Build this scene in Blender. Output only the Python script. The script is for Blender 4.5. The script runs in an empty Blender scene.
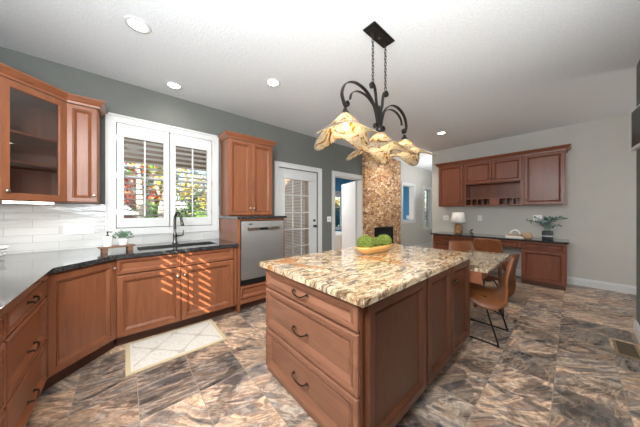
import bpy, bmesh, math, random
from mathutils import Vector, Matrix
PI = math.pi
S = bpy.context.scene
col = S.collection
random.seed(7)
H = 1.28; CEIL = 2.82; W = 3.52; DX = 5.93; LX = -1.04; CT = .885

# ---------------------------------------------------------------- camera
cam = bpy.data.cameras.new('camera'); co = bpy.data.objects.new('camera', cam); col.objects.link(co)
cam.sensor_width = 36; cam.lens = 222 * 36 / 640; cam.clip_start = .02
cam.shift_y = (211.8 - 213.5) / 640
co.location = (0, 0, H)
fw = Vector((.6607, .7507, 0))
co.rotation_euler = fw.to_track_quat('-Z', 'Y').to_euler()
S.camera = co
S.view_settings.view_transform = 'Standard'; S.view_settings.look = 'None'
S.view_settings.gamma = 1; S.view_settings.exposure = 0.80
S.view_settings.use_curve_mapping = False
# ---------------------------------------------------------------- world, sun, lights
wd = bpy.data.worlds.new('sky'); S.world = wd; wd.use_nodes = True
wn = wd.node_tree.nodes; wl = wd.node_tree.links
bg = wn['Background']; sky = wn.new('ShaderNodeTexSky'); sky.sky_type = 'NISHITA'
sky.sun_disc = False; sky.sun_elevation = math.radians(32); sky.sun_rotation = math.radians(218)
wl.new(sky.outputs[0], bg.inputs[0]); bg.inputs[1].default_value = .24
def light(name, kind, loc, energy, color=(1, 1, 1), **k):
    l = bpy.data.lights.new(name, kind); l.energy = energy; l.color = color
    for a, b in k.items(): setattr(l, a, b)
    o = bpy.data.objects.new(name, l); col.objects.link(o); o.location = loc
    return o
sun = light('sun', 'SUN', (-6, -8, 8), 11, (1, .86, .68), angle=.004)
sun.rotation_euler = Vector((1, 1.3, -.83)).to_track_quat('-Z', 'Y').to_euler()
def area(name, loc, tgt, sx, sy, e, color=(1, 1, 1)):
    o = light(name, 'AREA', loc, e, color, shape='RECTANGLE', size=sx, size_y=sy)
    o.rotation_euler = (Vector(tgt) - Vector(loc)).to_track_quat('-Z', 'Y').to_euler()
    return o
area('fill_left', (-.75, .55, 2.35), (.40, 1.45, 0), 1.1, 1.0, 68, (.93, .97, 1))  # added lamp high on the left, stands in for daylight onto the floor
area('fill_up_right', (1.1, -.28, 1.5), (2.9, .9, 2.82), 1.2, .25, 14, (.90, .96, 1))  # added lamp aimed up to brighten the ceiling past the island
area('fill_back', (-.2, -2.2, 1.7), (1.2, 3, 1.2), 2.0, 1.6, 6, (1, .98, .96))  # added lamp behind the camera in place of daylight from there
area('fill_up', (-.5, .0, 1.55), (-.1, .55, 2.82), 1.0, 1.4, 66, (.90, .96, 1))  # added upward lamp beside the camera, lifts the left ceiling
area('fill_family', (7.4, 1.8, 1.3), (7.0, 1.5, 2.82), 1.8, 1.4, 46, (.95, .98, 1))  # added unseen lamp pointing up, brightens the family room
area('fill_right', (5.0, -2.3, 1.5), (5.4, 1.5, .5), 1.6, 1.4, 13, (1, .98, .95))  # unseen fill lamp added for the right side and desk wall
area('fill_sunroom', (4.3, 5.7, 2.79), (4.31, 5.7, 0), 1.0, 1.1, 75)  # added lamp under the sunroom ceiling to light that room

# ---------------------------------------------------------------- node helpers
def rgb(h):
    c = [int(h[i:i + 2], 16) / 255 for i in (0, 2, 4)]
    return tuple((x / 12.92 if x <= .04045 else ((x + .055) / 1.055) ** 2.4) for x in c) + (1,)
class NT:
    def __init__(s, name):
        s.m = bpy.data.materials.new(name); s.m.use_nodes = True
        s.t = s.m.node_tree; s.b = s.t.nodes['Principled BSDF']
    def n(s, typ, **k):
        nd = s.t.nodes.new(typ)
        for a, v in k.items(): setattr(nd, a, v)
        return nd
    def l(s, a, b): s.t.links.new(a, b)
    def setv(s, nd, **k):
        for a, v in k.items():
            nd.inputs[a.replace('_', ' ')].default_value = v
    def coords(s, kind='Object', scale=(1, 1, 1), rot=(0, 0, 0), loc=(0, 0, 0), rnd=False):
        if kind == 'World': o = s.n('ShaderNodeNewGeometry').outputs['Position']
        else: o = s.n('ShaderNodeTexCoord').outputs[kind]
        if rnd:
            oi = s.n('ShaderNodeObjectInfo'); mu = s.n('ShaderNodeVectorMath', operation='ADD')
            sc = s.n('ShaderNodeMath', operation='MULTIPLY'); s.l(oi.outputs['Random'], sc.inputs[0]); sc.inputs[1].default_value = 37.
            s.l(o, mu.inputs[0]); s.l(sc.outputs[0], mu.inputs[1]); o = mu.outputs[0]
        mp = s.n('ShaderNodeMapping'); s.l(o, mp.inputs['Vector'])
        mp.inputs['Scale'].default_value = scale; mp.inputs['Rotation'].default_value = rot; mp.inputs['Location'].default_value = loc
        return mp.outputs[0]
    def noise(s, vec, scale, detail=4, rough=.5, dist=0, dims='3D'):
        nd = s.n('ShaderNodeTexNoise'); nd.noise_dimensions = dims
        s.l(vec, nd.inputs['Vector']); s.setv(nd, Scale=scale, Detail=detail, Roughness=rough, Distortion=dist)
        return nd
    def ramp(s, fac, stops, interp='LINEAR'):
        r = s.n('ShaderNodeValToRGB'); s.l(fac, r.inputs[0]); e = r.color_ramp.elements; r.color_ramp.interpolation = interp
        while len(e) > 1: e.remove(e[0])
        e[0].position = stops[0][0]; e[0].color = stops[0][1]
        for p, c in stops[1:]:
            x = e.new(p); x.color = c
        return r.outputs[0]
    def mix(s, fac, a, b, mode='MIX'):
        m = s.n('ShaderNodeMix', data_type='RGBA', blend_type=mode)
        for i, v in ((0, fac), (6, a), (7, b)):
            if hasattr(v, 'links'): s.l(v, m.inputs[i])
            else: m.inputs[i].default_value = v
        return m.outputs[2]
    def math(s, op, a, b=0.):
        m = s.n('ShaderNodeMath', operation=op)
        for i, v in ((0, a), (1, b)):
            if hasattr(v, 'links'): s.l(v, m.inputs[i])
            else: m.inputs[i].default_value = v
        return m.outputs[0]
    def bump(s, h, strength=.2, dist=.01):
        b = s.n('ShaderNodeBump'); s.l(h, b.inputs['Height']); s.setv(b, Strength=strength, Distance=dist)
        s.l(b.outputs[0], s.b.inputs['Normal'])
def G(v): return (v, v, v, 1)
def plain(name, c, rough=.5, metal=0, var=.06, scale=30, coat=0, bump=0, emit=0, spec=None):
    t = NT(name); c = rgb(c) if isinstance(c, str) else c
    v = t.coords('Object'); n = t.noise(v, scale, 3)
    dark = tuple(x * (1 - var) for x in c[:3]) + (1,); lite = tuple(min(1, x * (1 + var)) for x in c[:3]) + (1,)
    t.l(t.ramp(n.outputs[0], [(.3, dark), (.7, lite)]), t.b.inputs['Base Color'])
    t.setv(t.b, Roughness=rough, Metallic=metal)
    if coat: t.b.inputs['Coat Weight'].default_value = coat
    if spec is not None: t.b.inputs['Specular IOR Level'].default_value = spec
    if bump: t.bump(n.outputs[0], bump, .004)
    if emit:
        t.b.inputs['Emission Color'].default_value = c; t.b.inputs['Emission Strength'].default_value = emit
    return t.m
def wood(name, c, horiz=False, rough=.36, contrast=.24, axis=None):
    t = NT(name); c = rgb(c)
    sc = (1.2, 9, 14) if horiz else (14, 9, 1.2)
    if axis == 'y': sc = (14, 1.2, 14)
    v = t.coords('Object', sc, rnd=True)
    n = t.noise(v, 1.0, 5, .6, 1.2); n2 = t.noise(v, 6, 4, .6)
    d = tuple(x * (1 - contrast) for x in c[:3]) + (1,); l = tuple(min(1, x * (1 + contrast)) for x in c[:3]) + (1,)
    a = t.ramp(n.outputs[0], [(.3, d), (.5, c), (.72, l)])
    b = t.mix(.25, a, t.ramp(n2.outputs[0], [(.35, d), (.65, l)]))
    t.l(b, t.b.inputs['Base Color']); t.setv(t.b, Roughness=rough); t.b.inputs['Coat Weight'].default_value = .08
    t.b.inputs['Coat Roughness'].default_value = .2; t.b.inputs['Specular IOR Level'].default_value = .35
    return t.m
M = {}
M['cherry'] = wood('cherry', '855136'); M['cherry_h'] = wood('cherry_horizontal', '895439', True)
M['islandw_shaded'] = wood('island_wood_shaded', '583321'); M['island_h'] = wood('island_wood_horizontal', '855A44', True)  # vertical-grain copy is darkened: shade on the island's sides put into its colour
M['deskw'] = wood('desk_cherry', '74422D'); M['desk_h'] = wood('desk_cherry_horizontal', '74422D', True)
M['toec'] = plain('toe_kick_cherry', '4E2C1D', .5)
M['toe'] = plain('toe_kick_black', '2A211C', .6)
M['white'] = plain('white_paint', 'CFCFCD', .4, var=.02)
M['whitegloss'] = plain('white_ceramic', 'F2F1EC', .2, var=.02, coat=.4)
M['darkwall'] = plain('sage_grey_paint', '6D6F6A', .75, var=.03, scale=6, spec=.25)
M['lightwall'] = plain('warm_grey_paint', 'BDBAB3', .8, var=.02, scale=5, spec=.2)
M['bluewall'] = plain('blue_paint', '4E93BE', .8, var=.02)
M['black'] = plain('black_iron', '35312F', .38, .7, var=.25)
M['blackm'] = plain('black_plastic', '141414', .4)
M['bronze'] = plain('bronze_handle', '4A3A30', .35, .9, var=.2)
M['nickel'] = plain('brushed_nickel', 'B9B2A6', .3, 1, var=.1)
M['gunmetal'] = plain('gunmetal', '6A6764', .3, 1, var=.15)
def steel():
    t = NT('stainless_steel'); v = t.coords('Object', (1, 1, 220)); n = t.noise(v, 3, 2)
    t.l(t.ramp(n.outputs[0], [(.3, rgb('B5B4B1')), (.7, rgb('C6C5C2'))]), t.b.inputs['Base Color'])
    t.setv(t.b, Metallic=.85, Roughness=.38); t.b.inputs['Anisotropic'].default_value = .6
    return t.m
M['steel'] = steel()
def ceiling_mat():
    t = NT('textured_ceiling'); v = t.coords('World'); n = t.noise(v, 55, 4, .6)
    t.l(t.ramp(n.outputs[0], [(.3, rgb('D4D6D7')), (.7, rgb('DFE1E2'))]), t.b.inputs['Base Color'])
    t.setv(t.b, Roughness=.9); t.bump(n.outputs[0], .35, .01); return t.m
M['ceiling'] = ceiling_mat()
def floor_mat():
    t = NT('slate_tile'); P = .332
    v = t.coords('World', (1, 1, 1), loc=(-.07, -.09, 0))
    sep = t.n('ShaderNodeSeparateXYZ'); t.l(v, sep.inputs[0])
    ids, fr = [], []
    for o in (sep.outputs[0], sep.outputs[1]):
        d = t.math('DIVIDE', o, P); fl = t.math('FLOOR', d); ids.append(fl)
        f = t.math('SUBTRACT', d, fl); fr.append(t.math('MINIMUM', f, t.math('SUBTRACT', 1., f)))
    edge = t.math('MINIMUM', *fr)
    cid = t.n('ShaderNodeCombineXYZ'); t.l(ids[0], cid.inputs[0]); t.l(ids[1], cid.inputs[1])
    wn_ = t.n('ShaderNodeTexWhiteNoise', noise_dimensions='2D'); t.l(cid.outputs[0], wn_.inputs['Vector'])
    off = t.n('ShaderNodeVectorMath', operation='MULTIPLY_ADD'); t.l(wn_.outputs['Color'], off.inputs[0]); off.inputs[1].default_value = (9, 9, 9)
    t.l(v, off.inputs[2])
    # flow turned per tile a little
    rot = t.n('ShaderNodeVectorRotate', rotation_type='Z_AXIS'); t.l(off.outputs[0], rot.inputs['Vector'])
    t.l(t.math('ADD', t.math('MULTIPLY', wn_.outputs['Value'], .9), .15), rot.inputs['Angle'])
    mp = t.n('ShaderNodeMapping'); t.l(rot.outputs[0], mp.inputs[0]); mp.inputs['Scale'].default_value = (1.35, 4.4, 1)
    n1 = t.noise(mp.outputs[0], 1.0, 6, .52, 1.1); n2 = t.noise(mp.outputs[0], 2.0, 7, .58, .9); n3 = t.noise(off.outputs[0], 40, 5, .7)
    a = t.ramp(n1.outputs[0], [(0.356, rgb('5A5454')), (0.421, rgb('7D736D')), (0.457, rgb('AE9780')), (0.493, rgb('8A7058')), (0.522, rgb('C2AC92')), (0.558, rgb('86664E')), (0.608, rgb('6E6A6A')), (0.666, rgb('A99783'))])
    b = t.ramp(n2.outputs[0], [(0.378, rgb('4A4648')), (0.442, rgb('7C6C60')), (0.500, rgb('BBA791')), (0.536, rgb('8C6E58')), (0.586, rgb('6C6764')), (0.644, rgb('A79A8D'))])
    pick = t.noise(off.outputs[0], 3.2, 3, .5, .8)
    c = t.mix(t.ramp(pick.outputs[0], [(.44, G(.15)), (.56, G(.85))]), a, b)
    c = t.mix(.3, c, t.ramp(n3.outputs[0], [(.3, G(.15)), (.7, G(.85))]), 'OVERLAY')
    tint = t.ramp(wn_.outputs['Value'], [(0, rgb('A3A5A8')), (.22, rgb('F2E6DA')), (.45, rgb('C4B7AB')), (.65, rgb('DCE0E4')), (.85, rgb('FFF2E2'))], 'CONSTANT')
    c = t.mix(.8, c, tint, 'MULTIPLY')
    c = t.mix(1., c, G(1.62), 'MULTIPLY')
    bl = t.noise(rot.outputs[0], 2.4, 6, .62, 1.6)
    c = t.mix(.66, c, t.ramp(bl.outputs[0], [(.40, rgb('6C6D72')), (.46, rgb('D8CFC8')), (.52, G(1)), (.56, rgb('E4CBB2')), (.62, rgb('FFF4E4'))]), 'MULTIPLY')
    hs = t.n('ShaderNodeHueSaturation'); t.l(c, hs.inputs['Color']); hs.inputs['Saturation'].default_value = .84; hs.inputs['Value'].default_value = 1.14; c = hs.outputs[0]
    g = t.math('LESS_THAN', edge, .007)
    c = t.mix(g, c, rgb('94887B'))
    t.l(c, t.b.inputs['Base Color'])
    t.l(t.ramp(n2.outputs[0], [(.3, G(.25)), (.7, G(.42))]), t.b.inputs['Roughness'])
    hgt = t.math('ADD', t.math('MULTIPLY', n2.outputs[0], .6), t.math('MULTIPLY', t.math('SUBTRACT', 1., g), .4))
    t.bump(hgt, .3, .006); return t.m
M['floor'] = floor_mat()
def granite():
    t = NT('cream_granite'); v = t.coords('World', (1, 1, 1), rot=(0, 0, .5))
    vs = t.coords('World', (1.5, 4.2, 2), rot=(0, 0, .55))
    big = t.noise(vs, 1.7, 6, .62, 1.4); mid = t.noise(vs, 5, 7, .7, .8); fine = t.noise(v, 60, 4, .7); spk = t.noise(v, 24, 5, .75)
    base = t.ramp(big.outputs[0], [(.3, rgb('7C6F63')), (.41, rgb('B5A288')), (.48, rgb('D6C5A9')), (.54, rgb('A3835F')), (.60, rgb('C9B696')), (.68, rgb('7B6A5C'))])
    veins = t.ramp(mid.outputs[0], [(.38, rgb('4A3930')), (.44, rgb('9C7F66')), (.49, G(1)), (.57, G(1)), (.64, rgb('94704E'))])
    c = t.mix(.75, base, veins, 'MULTIPLY')
    rust = t.noise(t.coords('World', (2.6, 1.4, 1), rot=(0, 0, .3), loc=(3.1, 1.7, 0)), 1.6, 5, .65, 1.5)
    c = t.mix(t.ramp(rust.outputs[0], [(.57, G(0)), (.63, G(.85))]), c, rgb('A8692C'))
    c = t.mix(t.ramp(spk.outputs[0], [(.34, G(.85)), (.42, G(0))]), c, rgb('2E2622'))
    c = t.mix(.3, c, t.ramp(fine.outputs[0], [(.3, G(.1)), (.7, G(.95))]), 'OVERLAY')
    t.l(c, t.b.inputs['Base Color']); t.setv(t.b, Roughness=.11); t.b.inputs['Coat Weight'].default_value = .3
    t.b.inputs['Coat Roughness'].default_value = .05
    return t.m
M['granite'] = granite()
def dark_granite():
    t = NT('black_granite'); v = t.coords('World'); n = t.noise(v, 70, 5, .8); n2 = t.noise(v, 9, 4)
    c = t.ramp(n.outputs[0], [(.35, rgb('17181A')), (.55, rgb('2C2D2E')), (.66, rgb('83817C'))])
    c = t.mix(.3, c, t.ramp(n2.outputs[0], [(.3, rgb('1A1A1B')), (.7, rgb('46464A'))]))
    t.l(c, t.b.inputs['Base Color']); t.setv(t.b, Roughness=.13); t.b.inputs['Coat Weight'].default_value = .5
    t.b.inputs['Coat Roughness'].default_value = .08
    return t.m
M['dgranite'] = dark_granite()
def subway():
    t = NT('white_glazed_tile')
    v = t.coords('World', (1, 1, 1)); sep = t.n('ShaderNodeSeparateXYZ'); t.l(v, sep.inputs[0])
    cb = t.n('ShaderNodeCombineXYZ'); t.l(sep.outputs[0], cb.inputs[0]); t.l(sep.outputs[2], cb.inputs[1])
    br = t.n('ShaderNodeTexBrick'); t.l(cb.outputs[0], br.inputs['Vector'])
    t.setv(br, Color1=rgb('C9C8C5'), Color2=rgb('BDBDBA'), Mortar=rgb('A4A39F'), Scale=1., Mortar_Size=.0018, Brick_Width=.34, Row_Height=.075, Bias=0.)
    n = t.noise(t.coords('World', (2, 2, 9)), 2.2, 3)
    t.l(t.mix(.12, br.outputs['Color'], t.ramp(n.outputs[0], [(.3, G(.5)), (.7, G(1))]), 'MULTIPLY'), t.b.inputs['Base Color'])
    t.setv(t.b, Roughness=.14); t.bump(t.math('SUBTRACT', n.outputs[0], t.math('MULTIPLY', br.outputs['Fac'], .5)), .35, .012); return t.m
M['subway'] = subway()
def stone():
    t = NT('stacked_stone'); v = t.coords('World', (10, 10, 18)); vo = t.n('ShaderNodeTexVoronoi'); t.l(v, vo.inputs['Vector']); vo.inputs['Scale'].default_value = 1
    vd = t.n('ShaderNodeTexVoronoi', feature='DISTANCE_TO_EDGE'); t.l(v, vd.inputs['Vector']); vd.inputs['Scale'].default_value = 1
    sp = t.n('ShaderNodeSeparateColor'); t.l(vo.outputs['Color'], sp.inputs[0])
    c = t.ramp(sp.outputs[0], [(0, rgb('86593C')), (.2, rgb('BE8D64')), (.4, rgb('E4B37C')), (.6, rgb('C79A72')), (.8, rgb('F2D6B0')), (1, rgb('A37A5C'))])
    n = t.noise(t.coords('World'), 40, 5, .7)
    c = t.mix(.4, c, t.ramp(n.outputs[0], [(.3, G(.25)), (.7, G(.8))]), 'OVERLAY')
    c = t.mix(t.ramp(vd.outputs['Distance'], [(.0, G(1)), (.07, G(0))]), c, rgb('4A372B'))
    t.l(c, t.b.inputs['Base Color']); t.setv(t.b, Roughness=.85)
    h = t.math('ADD', t.math('MINIMUM', vd.outputs['Distance'], .2), t.math('MULTIPLY', sp.outputs[1], .4))
    t.bump(h, 1., .03); return t.m
M['stone'] = stone()
def rug():
    t = NT('trellis_rug'); v = t.coords('Object'); sep = t.n('ShaderNodeSeparateXYZ'); t.l(v, sep.inputs[0])
    x, y = sep.outputs[0], sep.outputs[1]
    cx = t.math('COSINE', t.math('MULTIPLY', x, 2 * PI / .36)); cy = t.math('COSINE', t.math('MULTIPLY', y, 2 * PI / .40))
    f = t.math('ABSOLUTE', t.math('ADD', cx, cy))
    n = t.noise(v, 55, 4, .7)
    f2 = t.math('ADD', f, t.math('MULTIPLY', n.outputs[0], .28))
    c = t.ramp(f2, [(.17, rgb('B9B0A0')), (.30, rgb('D9D4CA'))])
    c = t.mix(t.ramp(n.outputs[0], [(.48, G(0)), (.56, G(.55))]), c, rgb('C6C2BA'))
    ax = t.math('ABSOLUTE', x); ay = t.math('ABSOLUTE', y)
    e = t.math('MAXIMUM', t.math('SUBTRACT', ax, .335), t.math('SUBTRACT', ay, .225))
    c = t.mix(t.math('GREATER_THAN', e, 0.), c, rgb('D6D0C2')); c = t.mix(t.math('GREATER_THAN', e, .018), c, rgb('C9B795'))
    t.l(c, t.b.inputs['Base Color']); t.setv(t.b, Roughness=.95); t.bump(n.outputs[0], .5, .004); return t.m
M['rug'] = rug()
def leather(name, c1, c2):
    t = NT(name); v = t.coords('Object'); n = t.noise(v, 7, 5, .6); f = t.noise(v, 180, 3)
    t.l(t.ramp(n.outputs[0], [(.3, rgb(c1)), (.7, rgb(c2))]), t.b.inputs['Base Color']); t.setv(t.b, Roughness=.42); t.bump(f.outputs[0], .15, .002); return t.m
M['leather'] = leather('cognac_leather', '5F3419', '7E4A26')
def glass(name='clear_glass', tint=(1, 1, 1, 1), alpha=.12, rough=.02):
    t = NT(name); n = t.t.nodes; tr = t.n('ShaderNodeBsdfTransparent'); gl = t.n('ShaderNodeBsdfGlossy'); mx = t.n('ShaderNodeMixShader')
    tr.inputs[0].default_value = tint; gl.inputs['Roughness'].default_value = rough
    fr = t.n('ShaderNodeLayerWeight'); fr.inputs['Blend'].default_value = .25
    t.l(t.math('ADD', t.math('MULTIPLY', fr.outputs['Fresnel'], .6), alpha * .4), mx.inputs[0])
    t.l(tr.outputs[0], mx.inputs[1]); t.l(gl.outputs[0], mx.inputs[2])
    t.l(mx.outputs[0], n['Material Output'].inputs[0]); return t.m
M['glass'] = glass(); M['smoke'] = glass('cabinet_glass', (.86, .82, .80, 1), .25)
def amber():
    t = NT('amber_art_glass'); v = t.coords('Object', (1, 1, .6)); n = t.noise(v, 7, 3, .5, 3.5)
    c = t.ramp(n.outputs[0], [(.34, rgb('8A5820')), (.41, rgb('DFAA5A')), (.46, rgb('F3E6C8')), (.58, rgb('FAF4E6')), (.65, rgb('E3BC78'))])
    tl = t.n('ShaderNodeBsdfTranslucent'); gl = t.n('ShaderNodeBsdfGlossy'); tr = t.n('ShaderNodeBsdfTransparent'); df = t.n('ShaderNodeBsdfDiffuse')
    for k in (tl, df, tr): t.l(c, k.inputs[0])
    gl.inputs['Roughness'].default_value = .08
    def mx(f, a, b):
        m = t.n('ShaderNodeMixShader'); m.inputs[0].default_value = f; t.l(a, m.inputs[1]); t.l(b, m.inputs[2]); return m.outputs[0]
    s = mx(.3, tl.outputs[0], df.outputs[0]); s = mx(.45, s, tr.outputs[0])
    fr = t.n('ShaderNodeLayerWeight'); fr.inputs['Blend'].default_value = .3
    m = t.n('ShaderNodeMixShader'); t.l(fr.outputs['Fresnel'], m.inputs[0]); t.l(s, m.inputs[1]); t.l(gl.outputs[0], m.inputs[2])
    t.l(m.outputs[0], t.t.nodes['Material Output'].inputs[0]); return t.m
M['amber'] = amber()
M['bulb'] = plain('lit_bulb', 'FFE2A8', .3, emit=14, var=0)
M['downlight'] = plain('lit_downlight', 'FFF6E6', .4, emit=9, var=0)
M['undercab'] = plain('lit_strip', 'FFF8EC', .4, emit=5, var=0)
M['moss'] = plain('moss', '606C26', .95, var=.6, scale=70, bump=1.)
M['bowlwood'] = wood('natural_bowl_wood', 'D3A05C', True, .45)
M['traywood'] = wood('tray_wood', '7B5A45', True, .6)
M['leafgrey'] = plain('sage_leaf', '6E8A72', .6, var=.3)
M['leafblue'] = plain('eucalyptus_leaf', '5C7A76', .6, var=.3)
M['shade'] = plain('linen_shade', 'F4F1EA', .9, var=.03)
M['lampwood'] = plain('carved_wood', 'A37A4C', .6, var=.3, scale=60, bump=.8)
M['siding'] = plain('tan_siding', 'C2A486', .8)
M['soffit'] = plain('brown_soffit', '8E7663', .8)
M['grass'] = plain('grass', '5E7A38', .95, var=.4, scale=8)
M['brick'] = plain('concrete', '9B968E', .9)
M['trunk'] = plain('pale_bark', 'C9C1B4', .9, var=.25, scale=20)
M['register'] = plain('bronze_register', '9A8464', .5, .3)
for k, c in dict(orange='B8683C', red='8A3424', green='66963A', yellow='B8A544', dkgreen='3E5A42').items():
    M['leaf_' + k] = plain('leaf_' + k, c, .8, var=.4, scale=4)
M['mortar'] = plain('book_cover_white', 'E9E5DC', .7)
M['tan'] = plain('book_cover_tan', 'B99C7A', .7)
M['bluecloth'] = plain('blue_cushion', '3E86B5', .9)
M['screen'] = plain('dark_screen', '1D1E20', .3)
M['firebox'] = plain('firebox_black', '0E1014', .25)

# ---------------------------------------------------------------- mesh helpers
class MB:
    def __init__(s): s.bm = bmesh.new()
    def face(s, pts):
        return s.bm.faces.new([s.bm.verts.new(p) for p in pts])
    def box(s, x0, x1, y0, y1, z0, z1, bev=0):
        vs = [s.bm.verts.new((x, y, z)) for z in (z0, z1) for y in (y0, y1) for x in (x0, x1)]
        fs = [s.bm.faces.new([vs[i] for i in f]) for f in ((0, 2, 3, 1), (4, 5, 7, 6), (0, 1, 5, 4), (2, 6, 7, 3), (0, 4, 6, 2), (1, 3, 7, 5))]
        if bev:
            es = list({e for f in fs for e in f.edges})
            bmesh.ops.bevel(s.bm, geom=es, offset=bev, segments=2, affect='EDGES', clamp_overlap=True)
        return s
    def prism(s, poly, z0, z1):
        a = [s.bm.verts.new((x, y, z0)) for x, y in poly]; b = [s.bm.verts.new((x, y, z1)) for x, y in poly]
        n = len(poly); s.bm.faces.new(a[::-1]); s.bm.faces.new(b)
        for i in range(n): s.bm.faces.new((a[i], a[(i + 1) % n], b[(i + 1) % n], b[i]))
        return s
    def lathe(s, prof, c=(0, 0, 0), n=24, cap=True):
        rings = []
        for r, z in prof:
            rings.append([s.bm.verts.new((c[0] + r * math.cos(2 * PI * k / n), c[1] + r * math.sin(2 * PI * k / n), c[2] + z)) for k in range(n)])
        for a, b in zip(rings, rings[1:]):
            for k in range(n): s.bm.faces.new((a[k], a[(k + 1) % n], b[(k + 1) % n], b[k]))
        if cap:
            s.bm.faces.new(rings[0][::-1]); s.bm.faces.new(rings[-1])
        return s
    def tube(s, pts, r, n=8, closed=False):
        P = [Vector(p) for p in pts]; m = len(P); rr = r if isinstance(r, (list, tuple)) else [r] * m
        rings = []; up = None
        for i, p in enumerate(P):
            a = P[(i - 1) % m] if (i or closed) else P[0]; b = P[(i + 1) % m] if (i < m - 1 or closed) else P[-1]
            t = (b - a).normalized()
            if up is None: up = t.orthogonal().normalized()
            up = (up - t * up.dot(t)).normalized(); q = t.cross(up)
            rings.append([s.bm.verts.new(p + (up * math.cos(2 * PI * k / n) + q * math.sin(2 * PI * k / n)) * rr[i]) for k in range(n)])
        pr = list(zip(rings, rings[1:])) + ([(rings[-1], rings[0])] if closed else [])
        for a, b in pr:
            for k in range(n): s.bm.faces.new((a[k], a[(k + 1) % n], b[(k + 1) % n], b[k]))
        if not closed:
            s.bm.faces.new(rings[0][::-1]); s.bm.faces.new(rings[-1])
        return s
    def ribbon(s, pts, w, t):           # flat iron band in a local xz plane, w along y
        P = [Vector((p[0], 0, p[1])) for p in pts]; m = len(P); rings = []
        for i, p in enumerate(P):
            d = (P[min(i + 1, m - 1)] - P[max(i - 1, 0)]).normalized(); nn = Vector((-d.z, 0, d.x))
            rings.append([s.bm.verts.new(p + nn * a * t / 2 + Vector((0, b * w / 2, 0))) for a, b in ((1, 1), (1, -1), (-1, -1), (-1, 1))])
        for a, b in zip(rings, rings[1:]):
            for k in range(4): s.bm.faces.new((a[k], a[(k + 1) % 4], b[(k + 1) % 4], b[k]))
        s.bm.faces.new(rings[0][::-1]); s.bm.faces.new(rings[-1]); return s
    def sweep(s, path, prof):           # prof: closed list of (out, z); out is to the right of the path
        P = [Vector((p[0], p[1])) for p in path]; m = len(P); rings = []
        for i, p in enumerate(P):
            ns = []
            if i > 0: d = (P[i] - P[i - 1]).normalized(); ns.append(Vector((d.y, -d.x)))
            if i < m - 1: d = (P[i + 1] - P[i]).normalized(); ns.append(Vector((d.y, -d.x)))
            if len(ns) == 2:
                nn = (ns[0] + ns[1]).normalized(); nn = nn / max(.3, nn.dot(ns[0]))
            else: nn = ns[0]
            rings.append([s.bm.verts.new((p.x + nn.x * o, p.y + nn.y * o, z)) for o, z in prof])
        k_ = len(prof)
        for a, b in zip(rings, rings[1:]):
            for k in range(k_): s.bm.faces.new((a[k], a[(k + 1) % k_], b[(k + 1) % k_], b[k]))
        s.bm.faces.new(rings[0][::-1]); s.bm.faces.new(rings[-1]); return s
    def build(s, name, mat, parent=None, smooth=False, loc=None, rot=None, recalc=True):
        if recalc: bmesh.ops.recalc_face_normals(s.bm, faces=s.bm.faces)
        me = bpy.data.meshes.new(name); s.bm.to_mesh(me); s.bm.free()
        me.materials.append(mat)
        if smooth:
            for p in me.polygons: p.use_smooth = True
        o = bpy.data.objects.new(name, me); col.objects.link(o)
        if parent: o.parent = parent
        if loc is not None: o.location = loc
        if rot is not None: o.rotation_euler = rot
        return o
def tag(o, label, cat, group=None, kind=None):
    o['label'] = label; o['category'] = cat
    if group: o['group'] = group
    if kind: o['kind'] = kind
    return o
def thing(name, label, cat, loc=(0, 0, 0), rz=0, group=None):
    o = bpy.data.objects.new(name, None); col.objects.link(o); o.location = loc; o.rotation_euler = (0, 0, rz); o.empty_display_size = .1
    return tag(o, label, cat, group)
def struct(o): o['kind'] = 'structure'; return o
def sthing(name, loc=(0, 0, 0)):
    o = bpy.data.objects.new(name, None); col.objects.link(o); o.location = loc; o.empty_display_size = .1; return struct(o)
def copy_tree(o, parent=None):
    c = o.copy(); col.objects.link(c)
    if parent: c.parent = parent
    for ch in list(o.children): copy_tree(ch, c)
    return c
def smoothmod(o, lv=2):
    m = o.modifiers.new('s', 'SUBSURF'); m.levels = lv; m.render_levels = lv; return o
def spline(pts, n=8):
    P = [Vector(p) for p in pts]; out = []
    for i in range(len(P) - 1):
        a, b, c, d = P[max(i - 1, 0)], P[i], P[i + 1], P[min(i + 2, len(P) - 1)]
        for k in range(n):
            t = k / n
            out.append(.5 * ((2 * b) + (c - a) * t + (2 * a - 5 * b + 4 * c - d) * t * t + (3 * b - a - 3 * c + d) * t ** 3))
    out.append(P[-1]); return out

# panel door: local x 0..w, z 0..h, back at y 0, front toward -y
def panel(name, w, h, parent, loc, rz, mat, frame=.055, bev=.02, dep=.012, t=.022, open_=False):
    if not open_: t = .024; dep = min(dep + .006, t - .006)
    mb = MB(); bm = mb.bm
    rings = [(0, 0), (0, -t + .006), (.007, -t), (frame - .009, -t), (frame - .006, -t + .009), (frame - .003, -t + .009), (frame, -t + .003), (frame + bev - .004, -t + dep + .002), (frame + bev, -t + dep + .005), (frame + bev + .002, -t + dep + .002)]
    if open_: rings = [(0, 0), (0, -t + .003), (.003, -t), (frame - .006, -t), (frame, -t + .008), (frame, 0)]
    vs = []
    for i, y in rings: vs.append([bm.verts.new(p) for p in ((i, y, i), (w - i, y, i), (w - i, y, h - i), (i, y, h - i))])
    for a, b in zip(vs, vs[1:]):
        for k in range(4): bm.faces.new((a[k], a[(k + 1) % 4], b[(k + 1) % 4], b[k]))
    if open_:
        a, b = vs[-1], vs[0]
        for k in range(4): bm.faces.new((a[k], a[(k + 1) % 4], b[(k + 1) % 4], b[k]))
    else:
        bm.faces.new(vs[-1]); bm.faces.new(vs[0][::-1])
    return mb.build(name, mat, parent, loc=loc, rot=(0, 0, rz))
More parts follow.
